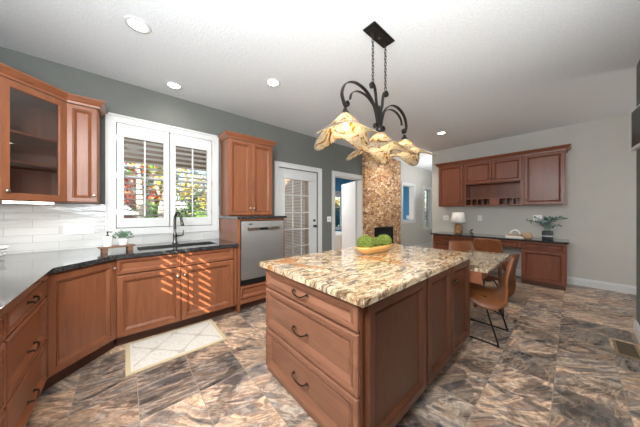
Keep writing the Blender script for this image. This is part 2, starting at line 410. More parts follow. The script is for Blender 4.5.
def knob(parent, x, z, t=.02, mat=None):
    mb = MB(); mb.lathe([(.004, 0), (.004, .012), (.012, .016), (.015, .022), (.012, .028), (.004, .03)], n=14)
    return mb.build('knob', mat or M['nickel'], parent, smooth=True, loc=(x, -t, z), rot=(PI / 2, 0, 0))
def pull(parent, x, z, w=.115, t=.02, mat=None):
    mb = MB(); pts = spline([(-w / 2, 0, .006), (-w / 2 + .005, -.020, .004), (-w / 4, -.024, -.010), (0, -.025, -.014), (w / 4, -.024, -.010), (w / 2 - .005, -.020, .004), (w / 2, 0, .006)], 4)
    n = len(pts); mb.tube(pts, [.007 - .003 * math.sin(PI * i / (n - 1)) for i in range(n)], 8)
    for sx in (-1, 1): mb.box(sx * w / 2 - .008, sx * w / 2 + .008, -.003, 0, -.002, .014)
    return mb.build('pull_handle', mat or M['bronze'], parent, smooth=True, loc=(x, -t - .0005, z))
CROWN = [(0, 0), (.012, 0), (.014, .018), (.030, .034), (.048, .058), (.052, .062), (.052, .075), (0, .075)]

# ---------------------------------------------------------------- ROOM SHELL
def wall_x(name, y0, y1, x0, x1, z1, ops, mat):
    """wall running along x with openings (x0,x1,z0,z1)"""
    mb = MB(); xs = sorted({x0, x1} | {v for o in ops for v in o[:2]})
    for a, b in zip(xs, xs[1:]):
        op = [o for o in ops if o[0] <= a + 1e-6 and o[1] >= b - 1e-6]
        if not op: mb.box(a, b, y0, y1, 0, z1)
        else:
            o = op[0]
            if o[2] > 0: mb.box(a, b, y0, y1, 0, o[2])
            mb.box(a, b, y0, y1, o[3], z1)
    return struct(mb.build(name, mat))
def wall_y(name, x0, x1, y0, y1, z1, ops, mat):
    mb = MB(); ys = sorted({y0, y1} | {v for o in ops for v in o[:2]})
    for a, b in zip(ys, ys[1:]):
        op = [o for o in ops if o[0] <= a + 1e-6 and o[1] >= b - 1e-6]
        if not op: mb.box(x0, x1, a, b, 0, z1)
        else:
            o = op[0]
            if o[2] > 0: mb.box(x0, x1, a, b, 0, o[2])
            mb.box(x0, x1, a, b, o[3], z1)
    return struct(mb.build(name, mat))
struct(MB().box(-1.2, 9.75, -2.75, 7.15, -.1, 0).build('floor', M['floor']))
struct(MB().box(-1.2, 9.75, -2.75, 3.66, CEIL, CEIL + .12).build('ceiling', M['ceiling']))
struct(MB().box(3.3, 9.75, 3.66, 7.15, CEIL, CEIL + .12).build('ceiling_sunroom', M['ceiling']))
wall_x('wall_window', W, W + .14, LX - .14, 4.515, CEIL, [(-.075, .965, 1.085, 2.325), (2.09, 3.04, 0, 2.10), (3.53, 4.50, 0, 2.10)], M['darkwall'])
wall_x('wall_family', W, W + .14, 4.515, 9.6, CEIL, [(6.55, 7.27, 1.0, 2.13), (8.08, 8.60, .69, 2.10)], M['lightwall'])
wall_y('wall_left', LX - .14, LX, -2.6, W, CEIL, [(.28, 1.10, 1.49, 2.29)], M['darkwall'])
wall_x('wall_back', -2.74, -2.6, LX - .14, 9.6, CEIL, [], M['lightwall'])
wall_y('wall_desk', DX, DX + .14, -2.6, 2.38, CEIL, [], M['lightwall'])
wall_x('wall_right', -.60, -.45, 1.9, 4.08, CEIL, [], M['darkwall'])
wall_y('wall_family_end', 9.46, 9.6, -2.6, W, CEIL, [], M['lightwall'])
wall_x('wall_sunroom_back', 7.0, 7.14, 3.3, 8.04, CEIL, [(5.2, 7.5, .55, 2.12)], M['bluewall'])
wall_y('wall_sunroom_right', 7.90, 8.04, 3.66, 7.0, CEIL, [], M['bluewall'])
ws = MB(); ws.box(3.30, 3.42, 3.66, 7.0, 0, CEIL)
for k in range(24): ws.prism([(3.30, 3.66), (3.30, 7.0), (3.278, 7.0), (3.278, 3.66)], k * .117, k * .117 + .1)
struct(ws.build('wall_sunroom_left', M['siding']))
# baseboards
BB = [(0, 0), (.016, 0), (.016, .10), (.011, .112), (.008, .13), (0, .13)]
def base(name, path): struct(MB().sweep(path, BB).build(name, M['white']))
base('baseboard_desk', [(DX, 2.38), (DX, .65), (DX, .0), (DX, -2.6)][::1])
base('baseboard_right', [(4.08, -.60), (4.08, -.45), (1.9, -.45)])
base('baseboard_family', [(6.36, W), (9.46, W)])
base('baseboard_window', [(3.13, W), (3.44, W)])

# casing helper on wall face y=W (toward -y)
def casing(name, x0, x1, z0, z1, parent, wd=.085, bottom=False, t=.02, y=W):
    mb = MB()
    mb.box(x0 - wd, x0, y - t, y, z0 - (wd if bottom else 0), z1 + wd); mb.box(x1, x1 + wd, y - t, y, z0 - (wd if bottom else 0), z1 + wd)
    mb.box(x0, x1, y - t, y, z1, z1 + wd)
    if bottom: mb.box(x0, x1, y - t, y, z0 - wd, z0)
    # outer back band
    mb.box(x0 - wd - .004, x0 - wd + .016, y - t - .012, y, z0 - (wd if bottom else 0), z1 + wd + .004)
    mb.box(x1 + wd - .016, x1 + wd + .004, y - t - .012, y, z0 - (wd if bottom else 0), z1 + wd + .004)
    mb.box(x0 - wd, x1 + wd, y - t - .012, y, z1 + wd - .016, z1 + wd + .004)
    return mb.build(name, M['white'], parent)
# ---- window 1 with plantation shutters
w1 = sthing('window_1', (.445, W, 1.085))
def loc_(o, p): o.matrix_parent_inverse = Matrix.Translation(Vector(p)).inverted(); return o
def child_world(o, parent):
    o.parent = parent; o.matrix_parent_inverse = (Matrix.Translation(parent.location) @ parent.rotation_euler.to_matrix().to_4x4()).inverted(); return o
child_world(casing('window_casing', -.075, .965, 1.085, 2.325, None, bottom=True), w1)
mb = MB()   # outer sash with mullions and glass
for a, b in ((-.075, .445), (.445, .965)):
    mb.box(a, a + .045, W + .09, W + .12, 1.085, 2.325); mb.box(b - .045, b, W + .09, W + .12, 1.085, 2.325)
    mb.box(a, b, W + .09, W + .12, 1.085, 1.13); mb.box(a, b, W + .09, W + .12, 2.28, 2.325); mb.box(a, b, W + .09, W + .12, 1.70, 1.73)
child_world(mb.build('window_frame', M['white']), w1)
child_world(MB().box(-.07, .96, W + .103, W + .107, 1.09, 2.32).build('window_glass', M['glass']), w1)
def shutter(x0, x1, z0, z1, lz0, lz1, parent, y=W - .012, n=15, ang=-13, yaxis=False):
    st = .062
    mb = MB(); yy0, yy1 = y - .014, y + .014
    mb.box(x0, x0 + st, yy0, yy1, z0, z1, .002); mb.box(x1 - st, x1, yy0, yy1, z0, z1, .002)
    mb.box(x0 + st, x1 - st, yy0, yy1, z0, lz0, .002); mb.box(x0 + st, x1 - st, yy0, yy1, lz1, z1, .002)
    sp = child_world(mb.build('shutter_panel', M['white']), parent)
    pitch = (lz1 - lz0) / n
    for k in range(n):
        m2 = MB(); zc = lz0 + (k + .5) * pitch; a = math.radians(ang); hw = .032
        prof = [(-hw, 0), (-hw * .5, .004), (0, .005), (hw * .5, .004), (hw, 0), (hw * .5, -.004), (0, -.005), (-hw * .5, -.004)]
        vs0, vs1 = [], []
        for (py, pz) in prof:
            ry = py * math.cos(a) - pz * math.sin(a); rz = py * math.sin(a) + pz * math.cos(a)
            vs0.append(m2.bm.verts.new((x0 + st + .001, y + ry, zc + rz))); vs1.append(m2.bm.verts.new((x1 - st - .001, y + ry, zc + rz)))
        q = len(prof)
        for i in range(q): m2.bm.faces.new((vs0[i], vs0[(i + 1) % q], vs1[(i + 1) % q], vs1[i]))
        m2.bm.faces.new(vs0); m2.bm.faces.new(vs1[::-1])
        lv = m2.build('louver', M['white'], smooth=False); lv.parent = sp; lv.matrix_parent_inverse = (Matrix.Translation(parent.location)).inverted()
        lv.matrix_parent_inverse = Matrix.Identity(4)
    xc = (x0 + x1) / 2
    m3 = MB(); m3.box(xc - .008, xc + .008, y - .048, y - .036, lz0 + .02, lz1 - .02)
    tr = m3.build('tilt_rod', M['white']); tr.parent = sp
    return sp
shutter(-.068, .440, 1.092, 2.318, 1.205, 2.165, w1)
shutter(.450, .958, 1.092, 2.318, 1.205, 2.165, w1)
m = MB()
for x in (-.066, .956):
    for z in (1.28, 1.70, 2.14): m.box(x - .006, x + .006, W - .034, W - .026, z - .03, z + .03)
child_world(m.build('shutter_hinge', M['nickel']), w1)
# ---- window 2 in the left wall (beside the camera): shutters whose gaps throw the sun streaks
w2 = sthing('window_2', (LX, .69, 1.49))
m = MB()
for a, b in ((.20, .28), (1.10, 1.18)): m.box(LX, LX + .02, a, b, 1.41, 2.37)
m.box(LX, LX + .02, .28, 1.10, 1.41, 1.49); m.box(LX, LX + .02, .28, 1.10, 2.29, 2.37)
child_world(m.build('window_casing', M['white']), w2)
m = MB(); X0 = LX - .03
for a, b in ((.28, .33), (.60, .64), (.86, .89), (1.05, 1.10)): m.box(X0 - .014, X0 + .014, a, b, 1.49, 2.29)
m.box(X0 - .014, X0 + .014, .28, 1.10, 1.49, 1.54); m.box(X0 - .014, X0 + .014, .28, 1.10, 2.24, 2.29)
sp = child_world(m.build('shutter_panel', M['white']), w2)
for k in range(9):
    z = 1.54 + (k + .5) * .0778; m = MB(); m.box(X0 - .027, X0 + .027, .33, 1.05, z - .005, z + .005)
    lv = m.build('louver', M['white']); lv.parent = sp
# ---- door 1: white glazed door with blinds
d1 = sthing('door_1', (2.565, W, 0))
def dch(o): return child_world(o, d1)
dch(casing('door_casing', 2.09, 3.04, 0, 2.10, None))
m = MB(); gx0, gx1, gz0, gz1 = 2.235, 2.845, .28, 1.93; y0, y1 = W + .035, W + .075
m.box(2.095, gx0, y0, y1, .01, 2.095); m.box(gx1, 3.035, y0, y1, .01, 2.095); m.box(gx0, gx1, y0, y1, .01, gz0); m.box(gx0, gx1, y0, y1, gz1, 2.095)
for a, b, c_, d_ in ((gx0 - .02, gx0 + .01, gz0, gz1), (gx1 - .01, gx1 + .02, gz0, gz1)): m.box(a, b, y0 - .012, y0, c_, d_)
m.box(gx0 - .02, gx1 + .02, y0 - .012, y0, gz1, gz1 + .03); m.box(gx0 - .02, gx1 + .02, y0 - .012, y0, gz0 - .03, gz0)
dch(m.build('door_slab', M['white']))
dch(MB().box(gx0, gx1, y0 + .018, y0 + .022, gz0, gz1).build('door_glass', M['glass']))
m = MB()
for k in (1, 2): x = gx0 + (gx1 - gx0) * k / 3; m.box(x - .009, x + .009, y0 + .006, y0 + .016, gz0, gz1)
for k in range(1, 5): z = gz0 + (gz1 - gz0) * k / 5; m.box(gx0, gx1, y0 + .006, y0 + .016, z - .009, z + .009)
dch(m.build('muntin_grid', M['white']))
m = MB(); m.box(gx0 - .045, gx1 + .04, y0 - .05, y0 - .013, gz1 - .03, gz1 + .045, .004); dch(m.build('blind_valance', M['white']))
m = MB()
for k in range(56):
    z = gz0 + .03 + k * .029; m.box(gx0 + .01, gx1 - .10, y0 + .024, y0 + .038, z, z + .011)
o = dch(m.build('blind_slats', M['white'])); o['kind'] = 'stuff'
m = MB(); m.lathe([(.026, 0), (.026, .01), (.014, .014), (.014, .03)], n=16); dch(m.build('deadbolt', M['blackm'], loc=(2.965, y0, 1.10), rot=(PI / 2, 0, 0)))
m = MB(); m.lathe([(.028, 0), (.028, .01), (.012, .014), (.012, .04), (.026, .05), (.028, .06), (.02, .072)], n=16); dch(m.build('door_knob', M['blackm'], smooth=True, loc=(2.965, y0, .985), rot=(PI / 2, 0, 0)))
m = MB()
for z in (.25, 1.05, 1.88): m.box(2.088, 2.10, y0 - .016, y0 + .002, z - .05, z + .05)
dch(m.build('door_hinge', M['blackm']))
# ---- door 2: opening with a white door swung into the sunroom
d2 = sthing('door_2', (4.015, W, 0))
child_world(casing('door_casing', 3.53, 4.50, 0, 2.10, None), d2)
m = MB(); m.box(3.53, 3.545, W, W + .14, 0, 2.10); m.box(4.485, 4.50, W, W + .14, 0, 2.10); m.box(3.53, 4.5, W, W + .14, 2.085, 2.10)
child_world(m.build('door_jamb', M['white']), d2)
dd = MB(); dd.box(0, .86, -.02, .02, .012, 2.075, .003); dd.box(.10, .76, -.024, .024, .25, .95); dd.box(.10, .76, -.024, .024, 1.08, 1.92)
o = dd.build('door_slab', M['white'], loc=(4.475, W + .165, 0), rot=(0, 0, math.radians(67))); child_world(o, d2)
o.location = (4.475, W + .165, 0)
# ---- window 3: cased pass window to the blue sunroom; window 4: narrow glazed window
w3 = sthing('window_3', (6.91, W, 1.0)); child_world(casing('window_casing', 6.55, 7.27, 1.0, 2.13, None, bottom=True), w3)
m = MB(); m.box(6.55, 6.565, W, W + .14, 1.0, 2.13); m.box(7.255, 7.27, W, W + .14, 1.0, 2.13); m.box(6.55, 7.27, W, W + .14, 1.0, 1.015); m.box(6.55, 7.27, W, W + .14, 2.115, 2.13)
child_world(m.build('window_jamb', M['white']), w3)
w4 = sthing('window_4', (8.34, W, .69)); child_world(casing('window_casing', 8.08, 8.60, .69, 2.10, None, bottom=True), w4)
m = MB()
m.box(8.08, 8.12, W + .05, W + .09, .69, 2.10); m.box(8.56, 8.60, W + .05, W + .09, .69, 2.10); m.box(8.12, 8.56, W + .05, W + .09, .69, .73); m.box(8.12, 8.56, W + .05, W + .09, 2.06, 2.10)
for z in (1.07, 1.40, 1.73): m.box(8.12, 8.56, W + .06, W + .08, z - .008, z + .008)
child_world(m.build('window_frame', M['white']), w4)
child_world(MB().box(8.12, 8.56, W + .066, W + .07, .73, 2.06).build('window_glass', M['glass']), w4)
w5 = sthing('window_5', (6.35, 7.0, .55)); child_world(casing('window_casing', 5.2, 7.5, .55, 2.12, None, bottom=True, y=7.0), w5)
m = MB()
for x in (5.2, 5.95, 6.7, 7.46): m.box(x, x + .04, 7.03, 7.07, .55, 2.12)
m.box(5.2, 7.5, 7.03, 7.07, 1.95, 2.12); m.box(5.2, 7.5, 7.03, 7.07, .55, .60)
child_world(m.build('window_frame', M['white']), w5)
child_world(MB().box(5.2, 7.5, 7.048, 7.052, .6, 1.95).build('window_glass', M['glass']), w5)
# ---- backsplash
m = MB(); m.box(LX, -.163, W - .008, W, CT, 1.365); m.box(-.163, 1.053, W - .008, W, CT, .998); m.box(1.053, 1.07, W - .008, W, CT, 1.365); m.box(LX, LX + .008, -.4, W - .008, CT, 1.32)
struct(m.build('wall_backsplash', M['subway']))

# ---------------------------------------------------------------- FIREPLACE
fp = thing('fireplace', 'tall tan stacked stone fireplace column rising to the ceiling', 'fireplace', (5.3, 3.42, 0))
m = MB(); a, b = 4.518, 6.02
m.box(a, 4.90, 3.42, W - .001, 0, CEIL - .001); m.box(5.85, b, 3.42, W - .001, 0, CEIL - .001); m.box(4.90, 5.85, 3.42, W - .001, .872, CEIL - .001); m.box(4.90, 5.85, 3.42, W - .001, 0, .22); m.box(b, 6.34, 3.47, W - .001, 0, CEIL - .001)
child_world(m.build('stone_surround', M['stone']), fp)
m = MB(); m.box(4.905, 5.845, 3.435, 3.515, .225, .868); child_world(m.build('firebox', M['firebox']), fp)
m = MB()
for q in ((4.905, 5.845, .84, .868), (4.905, 5.845, .225, .25), (4.905, 4.935, .225, .868), (5.815, 5.845, .225, .868)): m.box(q[0], q[1], 3.424, 3.434, q[2], q[3])
child_world(m.build('firebox_frame', M['blackm']), fp)

# ---------------------------------------------------------------- LEFT AND WINDOW RUN CABINETS
def tprism(t, name, mat, poly, z0, z1):
    return child_world(MB().prism(poly, z0, z1).build(name, mat), t)
def drawer_stack(y0, y1, name, label):
    """cabinet of the left run; front faces +x, thing-local x runs along world y"""
    t = thing(name, label, 'cabinet', (-.43, y0, 0), PI / 2, 'drawer cabinets of the left run')
    w = y1 - y0
    MB().box(0, w, .0, .60, .10, .844).build('body', M['cherry'], t)
    MB().box(0, w, .07, .60, 0, .099).build('toe_kick', M['toec'], t)
    for z0, z1, hz in ((.70, .836, .765), (.395, .688, .49), (.108, .383, .205)):
        d = panel('drawer', w - .014, z1 - z0, t, (.007, -.001, z0), 0, M['cherry_h'], .030, .028, .012)
        pull(d, (w - .014) / 2, hz - z0)
    return t
drawer_stack(1.715, 2.428, 'drawer_cabinet', 'cherry three-drawer cabinet next to the angled corner cabinet')
drawer_stack(1.0, 1.711, 'drawer_cabinet', 'cherry drawer cabinet cut off at the photo\'s lower left edge')
# corner cabinet
cc = thing('corner_base_cabinet', 'cherry corner base cabinet with a single angled door', 'cabinet', (-.5, 2.9, 0))
poly = [(-.428, 2.434), (-.069, 2.793), (-.069, 3.50), (-1.03, 3.50), (-1.03, 2.434)]
tprism(cc, 'body', M['cherry'], poly, .10, .844)
tprism(cc, 'toe_kick', M['toec'], [(-.49, 2.44), (-.075, 2.855), (-.075, 3.5), (-1.03, 3.5), (-1.03, 2.44)], 0, .099)
L = math.hypot(.359, .359)
d = panel('door', L - .012, .72, cc, (-.428 + .5 + .0045 + .0007, 2.434 - 2.9 + .0045 - .0007, .112), PI / 4, M['cherry'], .058, .022, .012)
knob(d, L - .012 - .03, .655)
# sink cabinet
sc = thing('sink_cabinet', 'wide cherry sink base cabinet with two doors below the window', 'cabinet', (.5, 3.15, 0))
m = MB(); x0, x1, yf = -.063, 1.061, 2.797
m.box(x0, x0 + .018, yf + .02, 3.50, .10, .844); m.box(x1 - .018, x1, yf + .02, 3.50, .10, .844); m.box(x0, x1, yf + .02, 3.50, .10, .118); m.box(x0, x1, 3.488, 3.50, .118, .844)
m.box(x0, x1, yf, yf + .02, .10, .135); m.box(x0, x1, yf, yf + .02, .80, .844); m.box(x0, x0 + .04, yf, yf + .02, .135, .80); m.box(x1 - .045, x1, yf, yf + .02, .135, .80); m.box(.43, .48, yf, yf + .02, .135, .80)
child_world(m.build('body', M['cherry']), sc)
child_world(MB().box(x0, x1, yf + .07, 3.5, 0, .099).build('toe_kick', M['toec']), sc)
for i, (a, b) in enumerate(((x0 + .004, .4545), (.4585, x1 - .045))):
    d = panel('false_drawer_front', b - a, .142, sc, (a - .5, yf - 3.15 - .001, .694), 0, M['cherry_h'], .026, .022, .012)
    d = panel('door', b - a, .575, sc, (a - .5, yf - 3.15 - .001, .110), 0, M['cherry'], .056, .022, .012)
    knob(d, (b - a - .03) if i == 0 else .03, .49)
# tower for dishwasher
tw = thing('dishwasher_tower', 'tall cherry tower holding the raised dishwasher above a drawer', 'cabinet', (1.4, 3.15, 0))
m = MB(); a, b = 1.068, 1.766
m.box(a, 1.100, 2.785, 3.5, 0, 1.188); m.box(1.746, b, 2.797, 3.5, .10, 1.188); m.box(1.10, 1.746, 2.797, 3.5, .10, .330); m.box(1.10, 1.746, 3.47, 3.5, .33, 1.188); m.box(1.10, 1.746, 2.797, 3.47, 1.165, 1.188)
child_world(m.build('body', M['cherry']), tw)
child_world(MB().box(1.10, 1.766, 2.867, 3.5, 0, .099).build('toe_kick', M['toec']), tw)
child_world(MB().box(1.10, 1.766, 2.785, 2.797, 0.1, .155).build('plinth', M['cherry_h']), tw)
d = panel('drawer', .655, .155, tw, (1.103 - 1.4, 2.796 - 3.15, .165), 0, M['cherry_h'], .026, .020, .01)
tag(MB().box(1.055, 1.782, 2.755, 3.505, 1.190, 1.222, .004).build('tower_countertop', M['dgranite']), 'small black granite slab between the dishwasher and the upper cabinet', 'countertop')
dw = thing('dishwasher', 'stainless steel dishwasher raised in the cherry tower', 'dishwasher', (1.423, 2.78, .335))
child_world(MB().box(1.108, 1.738, 2.80, 3.44, .337, 1.160).build('tub', M['blackm']), dw)
child_world(MB().box(1.112, 1.734, 2.762, 2.80, .405, 1.156, .006).build('door', M['steel']), dw)
child_world(MB().box(1.112, 1.734, 2.775, 2.80, .34, .400).build('kick_plate', M['blackm']), dw)
m = MB()
child_world(MB().box(1.19, 1.655, 2.758, 2.7625, 1.035, 1.072).build('handle_pocket', M['blackm']), dw)
m.box(1.20, 1.355, 2.750, 2.760, 1.032, 1.074, .003); child_world(m.build('handle', M['nickel']), dw)
child_world(MB().box(1.49, 1.66, 2.750, 2.760, 1.032, 1.074, .003).build('handle', M['nickel']), dw)
child_world(MB().box(1.205, 1.255, 2.7595, 2.7625, 1.110, 1.128).build('badge', M['gunmetal']), dw)
# uppers
def upper(name, label, poly, z0, z1, face, loc):
    t = thing(name, label, 'cabinet', loc)
    return t
up = thing('upper_cabinet', 'tall two-door cherry upper cabinet above the dishwasher', 'cabinet', (1.44, 3.35, 1.223))
child_world(MB().box(1.095, 1.790, 3.212, 3.515, 1.224, 2.330).build('body', M['cherry']), up)
child_world(MB().sweep([(1.095, 3.515), (1.095, 3.200), (1.790, 3.200), (1.790, 3.515)][::-1][::-1], [(-o if 0 else o, z) for o, z in [(o, z + 2.331) for o, z in CROWN]]).build('crown', M['cherry_h']), up)
for i, (a, b) in enumerate(((1.099, 1.441), (1.4445, 1.786))):
    d = panel('door', b - a, 1.09, up, (a - 1.44, 3.211 - 3.35, .009), 0, M['cherry'], .056, .022, .012)
    knob(d, (b - a - .03) if i == 0 else .03, .10)
ub = thing('upper_cabinet', 'narrow cherry upper cabinet left of the shuttered window', 'cabinet', (-.31, 3.35, 1.367))
child_world(MB().prism([(-.424, 3.212), (-.2035, 3.212), (-.2035, 3.51), (-.424, 3.51)], 1.368, 2.330).build('body', M['cherry']), ub)
d = panel('door', .214, .95, ub, (-.420 + .31, 3.211 - 3.35, .007), 0, M['cherry'], .050, .018, .012); knob(d, .188, .07)
child_world(MB().sweep([(-.424, 3.200), (-.2035, 3.200), (-.2035, 3.51)], [(o, z + 2.331) for o, z in CROWN]).build('crown', M['cherry_h']), ub)
gcab = thing('glass_corner_cabinet', 'cherry corner upper cabinet with one glass door and inner shelves', 'cabinet', (-.75, 3.25, 1.367))
P0, P1 = (-.733, 2.904), (-.428, 3.209)
outer = [P0, P1, (-.428, 3.51), (-1.03, 3.51), (-1.03, 2.904)]
for nm, z0, z1 in (('bottom', 1.368, 1.388), ('top', 2.31, 2.33)): pass
m = MB(); m.prism(outer, 1.368, 1.388); m.prism(outer, 2.31, 2.33)
m.box(-1.03, -.428, 3.498, 3.51, 1.388, 2.31); m.box(-1.03, -1.018, 2.904, 3.498, 1.388, 2.31); m.box(-.446, -.428, 3.225, 3.498, 1.388, 2.31); m.box(-1.018, -.74, 2.904, 2.922, 1.388, 2.31)
child_world(m.build('body', M['cherry']), gcab)
for z in (1.685, 1.925):
    child_world(MB().prism([(-.72, 2.945), (-.47, 3.195), (-.45, 3.497), (-1.017, 3.497), (-1.017, 2.945)], z, z + .018).build('shelf', M['cherry_h']), gcab)
LG = math.hypot(.305, .305)
d = panel('door', LG - .006, .95, gcab, (P0[0] + .75 + .002 - .0, P0[1] - 3.25 + .001, .007), PI / 4, M['cherry'], .058, open_=True)
MB().box(.05, LG - .056, -.012, -.008, .05, .90).build('glass_pane', M['smoke'], d); knob(d, .03, .07)
child_world(MB().sweep([(-1.03, 2.890), (-.733, 2.890), (-.420, 3.200)], [(o, z + 2.331) for o, z in CROWN]).build('crown', M['cherry_h']), gcab)
tag(MB().prism([(-.72, 3.0), (-.50, 3.22), (-.515, 3.235), (-.735, 3.015)], 1.350, 1.3665).build('under_cabinet_light', M['undercab']), 'lit strip light under the glass-door corner cabinet', 'light')
light('strip_glow', 'AREA', (-.66, 3.14, 1.345), 1.6, (1, .95, .88), shape='RECTANGLE', size=.3, size_y=.05)

# countertop with sink cut-out
bm = bmesh.new()
outp = [(LX + .008, .95), (-.378, .95), (-.378, 2.41), (-.045, 2.745), (1.064, 2.745), (1.064, W - .009), (LX + .008, W - .009)]
hole = [(.10, 2.90), (.86, 2.90), (.86, 3.21), (.10, 3.21)]
es = []
for lp in (outp, hole):
    vs = [bm.verts.new((x, y, CT - .038)) for x, y in lp]
    for i in range(len(vs)): es.append(bm.edges.new((vs[i], vs[(i + 1) % len(vs)])))
bmesh.ops.triangle_fill(bm, use_beauty=True, edges=es)
r = bmesh.ops.extrude_face_region(bm, geom=list(bm.faces))
bmesh.ops.translate(bm, verts=[v for v in r['geom'] if isinstance(v, bmesh.types.BMVert)], vec=(0, 0, .038))
mm = MB(); mm.bm.free(); mm.bm = bm
tag(mm.build('countertop', M['dgranite']), 'long black granite countertop bending round the corner under the window', 'countertop')
sk = thing('sink', 'dark undermount sink set in the black countertop', 'sink', (.48, 3.055, .66))
m = MB(); x0, x1, y0, y1, zt, zb = .104, .856, 2.904, 3.206, CT - .004, .675
for q in ((x0, x1, y0, y0 + .006, zb, zt), (x0, x1, y1 - .006, y1, zb, zt), (x0, x0 + .006, y0 + .006, y1 - .006, zb, zt), (x1 - .006, x1, y0 + .006, y1 - .006, zb, zt), (x0, x1, y0, y1, zb - .006, zb)): m.box(*q)
child_world(m.build('basin', M['gunmetal']), sk)
child_world(MB().lathe([(.04, 0), (.04, .004), (.02, .006)], (.48, 3.06, zb)).build('drain', M['nickel']), sk)
fc = thing('faucet', 'tall gunmetal pull-down faucet behind the sink', 'faucet', (.475, 3.30, CT))
MB().lathe([(.030, 0), (.030, .012), (.024, .02), (.021, .09), (.024, .10), (.020, .12), (.014, .14), (.013, .20)], n=18).build('body', M['gunmetal'], fc, smooth=True)
pts = spline([(0, 0, .18), (0, 0, .29), (.006, -.01, .345), (.02, -.045, .385), (.035, -.085, .375), (.045, -.115, .335)], 6)
MB().tube(pts, .016, 12).build('spout', M['gunmetal'], fc, smooth=True)
MB().tube([(.045, -.115, .335), (.055, -.135, .25), (.058, -.143, .225)], [.014, .018, .021], 12).build('spray_head', M['gunmetal'], fc, smooth=True)
MB().tube([(.015, 0, .09), (.07, -.01, .095), (.085, -.012, .10)], [.012, .010, .012], 10).tube([(.085, -.012, .09), (.088, -.013, .165)], [.009, .006], 8).build('lever', M['gunmetal'], fc, smooth=True)

# rug
tag(MB().box(-.385, .385, -.275, .275, 0, .008, .003).build('kitchen_rug', M['rug'], loc=(.390, 2.556, .001)), 'small cream trellis-pattern rug on the floor below the sink doors', 'rug')

# wall plates
def plate(label, loc, w, kind, rz=0, cat='light switch', n=1, group=None):
    t = thing('outlet_plate' if kind == 'outlet' else 'switch_plate', label, cat, loc, rz, group)
    MB().box(-w / 2, w / 2, -.008, 0, -.058, .058, .0025).build('plate', M['whitegloss'], t)
    for i in range(n):
        x = (i - (n - 1) / 2) * .046
        if kind == 'outlet' or (kind == 'mixed' and i >= n - 1):
            for z in (-.02, .02):
                q = MB(); q.box(x - .014, x + .014, -.0105, -.008, z - .013, z + .013, .001).build('socket', M['white'], t)
        else:
            q = MB(); q.box(x - .016, x + .016, -.013, -.008, -.033, .033, .002); q.build('rocker', M['white'], t)
    return t
plate('white four-gang switch plate on the tiled backsplash', (-.366, W - .0085, 1.098), .225, 'mixed', n=4)
plate('white switch plate on dark wall between the two doorways', (3.36, W - .001, 1.12), .12, 'switch', n=2)
plate('white outlet on the desk wall left of the lamp', (DX - .001, 2.05, 1.13), .12, 'switch', -PI / 2, n=2)
plate('white outlet on the desk wall above the middle of the desk', (DX - .001, 1.355, 1.14), .075, 'outlet', -PI / 2, 'outlet')
plate('white outlet on the desk wall behind the eucalyptus sprigs', (DX - .001, .44, 1.16), .12, 'outlet', -PI / 2, 'outlet', n=2)
plate('white switch plate on the blue wall seen through the cased window', (7.899, 4.03, 1.08), .12, 'switch', -PI / 2, n=2)

# ---------------------------------------------------------------- ISLAND
il = thing('kitchen_island', 'dark cherry kitchen island with drawers and panelled sides', 'kitchen island', (1.66, 1.12, 0))
IX0, IX1, IY0, IY1 = .855, 2.478, .667, 1.60
m = MB(); m.box(IX0, IX1, IY0, IY1, .085, .844); child_world(m.build('body', M['islandw_shaded']), il)
child_world(MB().box(IX0 + .05, IX1 - .02, IY0 + .06, IY1 - .02, 0, .084).build('toe_kick', M['toe']), il)
child_world(MB().box(IX0 - .002, IX0 + .05, IY0 + .01, IY1, .03, .084).build('base_rail', M['island_h']), il)
# drawers on end facing -x : local x runs along -y
for z0, z1, hz in ((.700, .838, .765), (.388, .688, .525), (.075, .375, .225)):
    d = panel('drawer', .915, z1 - z0, il, (IX0 - .001 - 1.66, 1.592 - 1.12, z0), -PI / 2, M['island_h'], .036, .032, .014)
    pull(d, .4575, hz - z0, .135)
# side facing -y
def ip(name, a, b, kn=None, fr=.06):
    d = panel(name, b - a, .740, il, (a - 1.66, IY0 - .001 - 1.12, .095), 0, M['islandw_shaded'], fr, .020, .012)
    if kn is not None: knob(d, kn, .62, mat=M['bronze'])
ip('side_panel', .880, 1.518); ip('door', 1.545, 2.000, .425); ip('door', 2.004, 2.472, .03)
# far side facing +y
for a, b in ((.88, 1.40), (1.41, 1.93), (1.94, 2.45)):
    d = panel('side_panel', b - a, .74, il, (b - 1.66, IY1 + .001 - 1.12, .095), PI, M['islandw_shaded'], .06, .02, .012)
tag(MB().box(.800, 2.500, .618, 1.635, .846, CT, .005).build('island_countertop', M['granite']), 'large cream and brown granite slab on the kitchen island', 'countertop')
# table at island end
tb = thing('dining_table', 'granite-topped lower table joined to the far end of the island', 'table', (3.08, 1.0, 0))
child_world(MB().box(2.504, 3.66, .51, .95, .712, .745, .005).build('tabletop', M['granite']), tb)
m = MB(); m.box(2.52, 3.60, .56, .582, .64, .711); m.box(2.52, 3.60, .885, .907, .64, .711); m.box(2.506, 2.52, .56, .907, .60, .711); m.box(3.58, 3.60, .582, .885, .64, .711)
child_world(m.build('apron', M['cherry_h']), tb)
for y in (.60, .866):
    q = MB().lathe([(.022, 0), (.018, .05), (.017, .3), (.022, .5), (.022, .638)], (3.555, y, 0), 16); child_world(q.build('leg', M['cherry'], smooth=True), tb)

